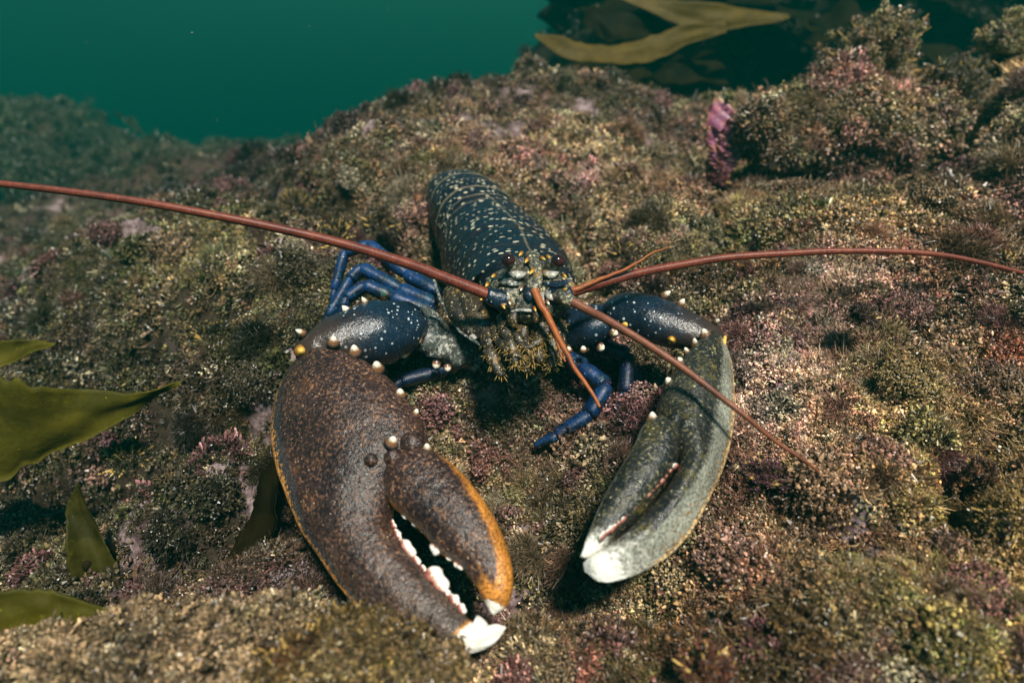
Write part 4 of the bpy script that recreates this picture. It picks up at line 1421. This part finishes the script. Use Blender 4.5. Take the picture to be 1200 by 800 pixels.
wristA = limb("wrist", [(492, 382, .352), (475, 382, .344), (440, 391, .335), (400, 402, .326), (368, 410, .320), (348, 412, .318)], (.007, .0150, .0182, .0155, .0110, .005), M['arm'], flat=.95, noise_=.0011)
for px, py, ex, ey, d, r in ((430, 357, -6, -9, .338, .0022), (452, 350, -4, -11, .342, .0030), (410, 368, -9, -10, .334, .0030), (358, 392, -12, -6, .320, .0022)):
    V, F, tt = cone(W(px, py, d), W(px + ex, py + ey, d - .004), r, 10, 7, .35)
    build("spine", V, F, M['tubercle'], wristA, {"tip": tt})
for px, py, d, r in ((353, 411, .311, .0033), (380, 416, .311, .0036)):
    V, F, tt = knob(W(px, py, d + .001), -ray(px, py), r * .7, .004)
    build("tubercle", V, F, M['spot'], wristA, {"tip": tt})
armA = limb("upper_arm", [(488, 378, .352), (505, 392, .356), (530, 408, .362), (560, 420, .372)], (.0105, .0135, .0125, .0085), M['joint'], noise_=.0034)
for px, py, ex, ey, d, r in ((492, 396, -6, 3, .340, .0034), (484, 362, -3, -5, .345, .0018), (512, 424, -2, 8, .346, .0026), (524, 428, 1, 7, .349, .0024), (476, 410, -8, 8, .338, .0034)):
    V, F, tt = cone(W(px, py, d), W(px + ex, py + ey, d - .002), r, 10, 7, .8)
    build("spine", V, F, M['tubercle'], armA, {"tip": tt})

wristB = limb("wrist", [(706, 368, .352), (726, 366, .346), (760, 372, .338), (800, 386, .330), (835, 396, .324), (848, 400, .322)], (.006, .0125, .0150, .0130, .0085, .004), M['arm'])
for px, py, ex, ey, d, r in ((776, 348, 10, -7, .338, .0024), (796, 358, 6, -8, .334, .0024), (838, 378, 5, -4, .324, .0016)):
    V, F, tt = cone(W(px, py, d), W(px + ex, py + ey, d - .004), r, 10, 7, .35)
    build("spine", V, F, M['tubercle'], wristB, {"tip": tt})
for px, py, d, r in ((733, 380, .332, .0032), (787, 398, .320, .0024)):
    V, F, tt = knob(W(px, py, d + .001), -ray(px, py), r * .7, .004)
    build("tubercle", V, F, M['spot'], wristB, {"tip": tt})
hk = catmull(np.array([W(822, 396, .316), W(832, 407, .313), W(846, 406, .314), W(850, 394, .317)]), 16)
V, F, tt = tube(hk, np.interp(np.linspace(0, 1, 16), (0, .5, 1), (.0008, .0016, .0008)), 10)
build("wrist_rim", V, F, M['spot'], wristB, {"tip": tt * 0 + .7})
armB = limb("upper_arm", [(716, 372, .350), (695, 380, .352), (670, 382, .358), (645, 384, .366)], (.0110, .0135, .0130, .010), M['arm'], tip=0)
for px, py, ex, ey, d, r in ((702, 406, 6, 3, .340, .0028), (684, 412, -1, -7, .340, .0020), (668, 412, -3, -6, .342, .0018), (716, 388, 8, 4, .338, .0028)):
    V, F, tt = cone(W(px, py, d), W(px + ex, py + ey, d - .002), r, 10, 7, .6)
    build("spine", V, F, M['tubercle'], armB, {"tip": tt})


# ------------------------------------------------------------------ walking legs
def leg(joints, radii, mt='leg'):
    root = None
    for k in range(len(joints) - 1):
        a, b_ = W(*joints[k]), W(*joints[k + 1])
        f = np.array((-.02, 0, .03, .08, .2, .4, .6, .75, .86, .94, .98, 1.0, 1.02))
        P = a + (b_ - a) * f[:, None]
        r0, r1 = radii[k] * .76, radii[k + 1] * .76
        R = (r0 + (r1 - r0) * f) * (1 + .10 * np.exp(-((f - .86) / .10) ** 2)) * np.minimum(1, .72 + np.clip(f, 0, 1) * 2.2) * np.minimum(1, .55 + np.sqrt(np.clip(1.02 - f, 0, 1)) * 1.8)
        V, F, tt = tube(P, R, 14, flat=1.35, up=ray(600, 400))
        o = build("walking_leg" if root is None else "leg_segment", V, F, M[mt], lob if root is None else root, {"tip": np.clip(tt, 0, 1) ** 3 * .9, "rim": tt * 0})
        if root is None: root = o


leg([(512, 342, .385), (478, 322, .395), (432, 287, .405), (404, 296, .398), (392, 340, .395), (388, 372, .395)], (.0062, .0060, .0052, .0046, .0036, .0014))
leg([(510, 356, .375), (470, 340, .380), (424, 314, .385), (410, 328, .380), (384, 372, .372), (372, 398, .37)], (.0062, .0062, .0052, .0046, .0036, .0014))
leg([(508, 366, .365), (460, 348, .366), (428, 334, .366), (406, 350, .362), (392, 384, .360)], (.0062, .0062, .0052, .0046, .003))
leg([(545, 415, .365), (512, 436, .360), (470, 446, .355), (440, 470, .352)], (.0060, .0058, .0050, .003), 'leg_dark')
leg([(650, 408, .362), (684, 432, .352), (710, 452, .345), (690, 486, .340), (652, 510, .340), (626, 522, .342)], (.0065, .0068, .0062, .0060, .0048, .0016))
leg([(690, 400, .362), (736, 416, .356), (732, 460, .352), (716, 505, .350), (704, 550, .350), (700, 575, .352)], (.0060, .0060, .0055, .0050, .0042, .0018), 'leg_dark')
leg([(680, 420, .372), (712, 470, .366), (706, 505, .362), (680, 540, .360), (654, 558, .360)], (.0055, .0055, .0048, .0044, .0022), 'leg_dark')
leg([(700, 392, .375), (740, 430, .370), (748, 480, .366), (730, 530, .364)], (.0055, .0055, .0048, .003), 'leg_dark')

# ------------------------------------------------------------------ sea water haze
import bmesh
bm = bmesh.new()
bmesh.ops.create_cube(bm, size=1)
me = bpy.data.meshes.new("haze")
for v in bm.verts:
    v.co = (v.co.x * 15, v.co.y * 15 + 2, (-4.6 if v.co.z < 0 else .52))
bm.to_mesh(me)
bm.free()
hm = bpy.data.materials.new("green sea water")
hm.use_nodes = True
t = hm.node_tree
t.nodes.remove(t.nodes["Principled BSDF"])
pv = t.nodes.new("ShaderNodeVolumePrincipled")
pv.inputs["Color"].default_value = (0.0004, 0.128, 0.102, 1)
pv.inputs["Density"].default_value = 0.21
t.links.new(pv.outputs[0], t.nodes["Material Output"].inputs["Volume"])
me.materials.append(hm)
hz = bpy.data.objects.new("haze", me)
link(hz, (0, 0, 0))
tag(hz, "green sea water that veils the distant reef", kind='stuff')
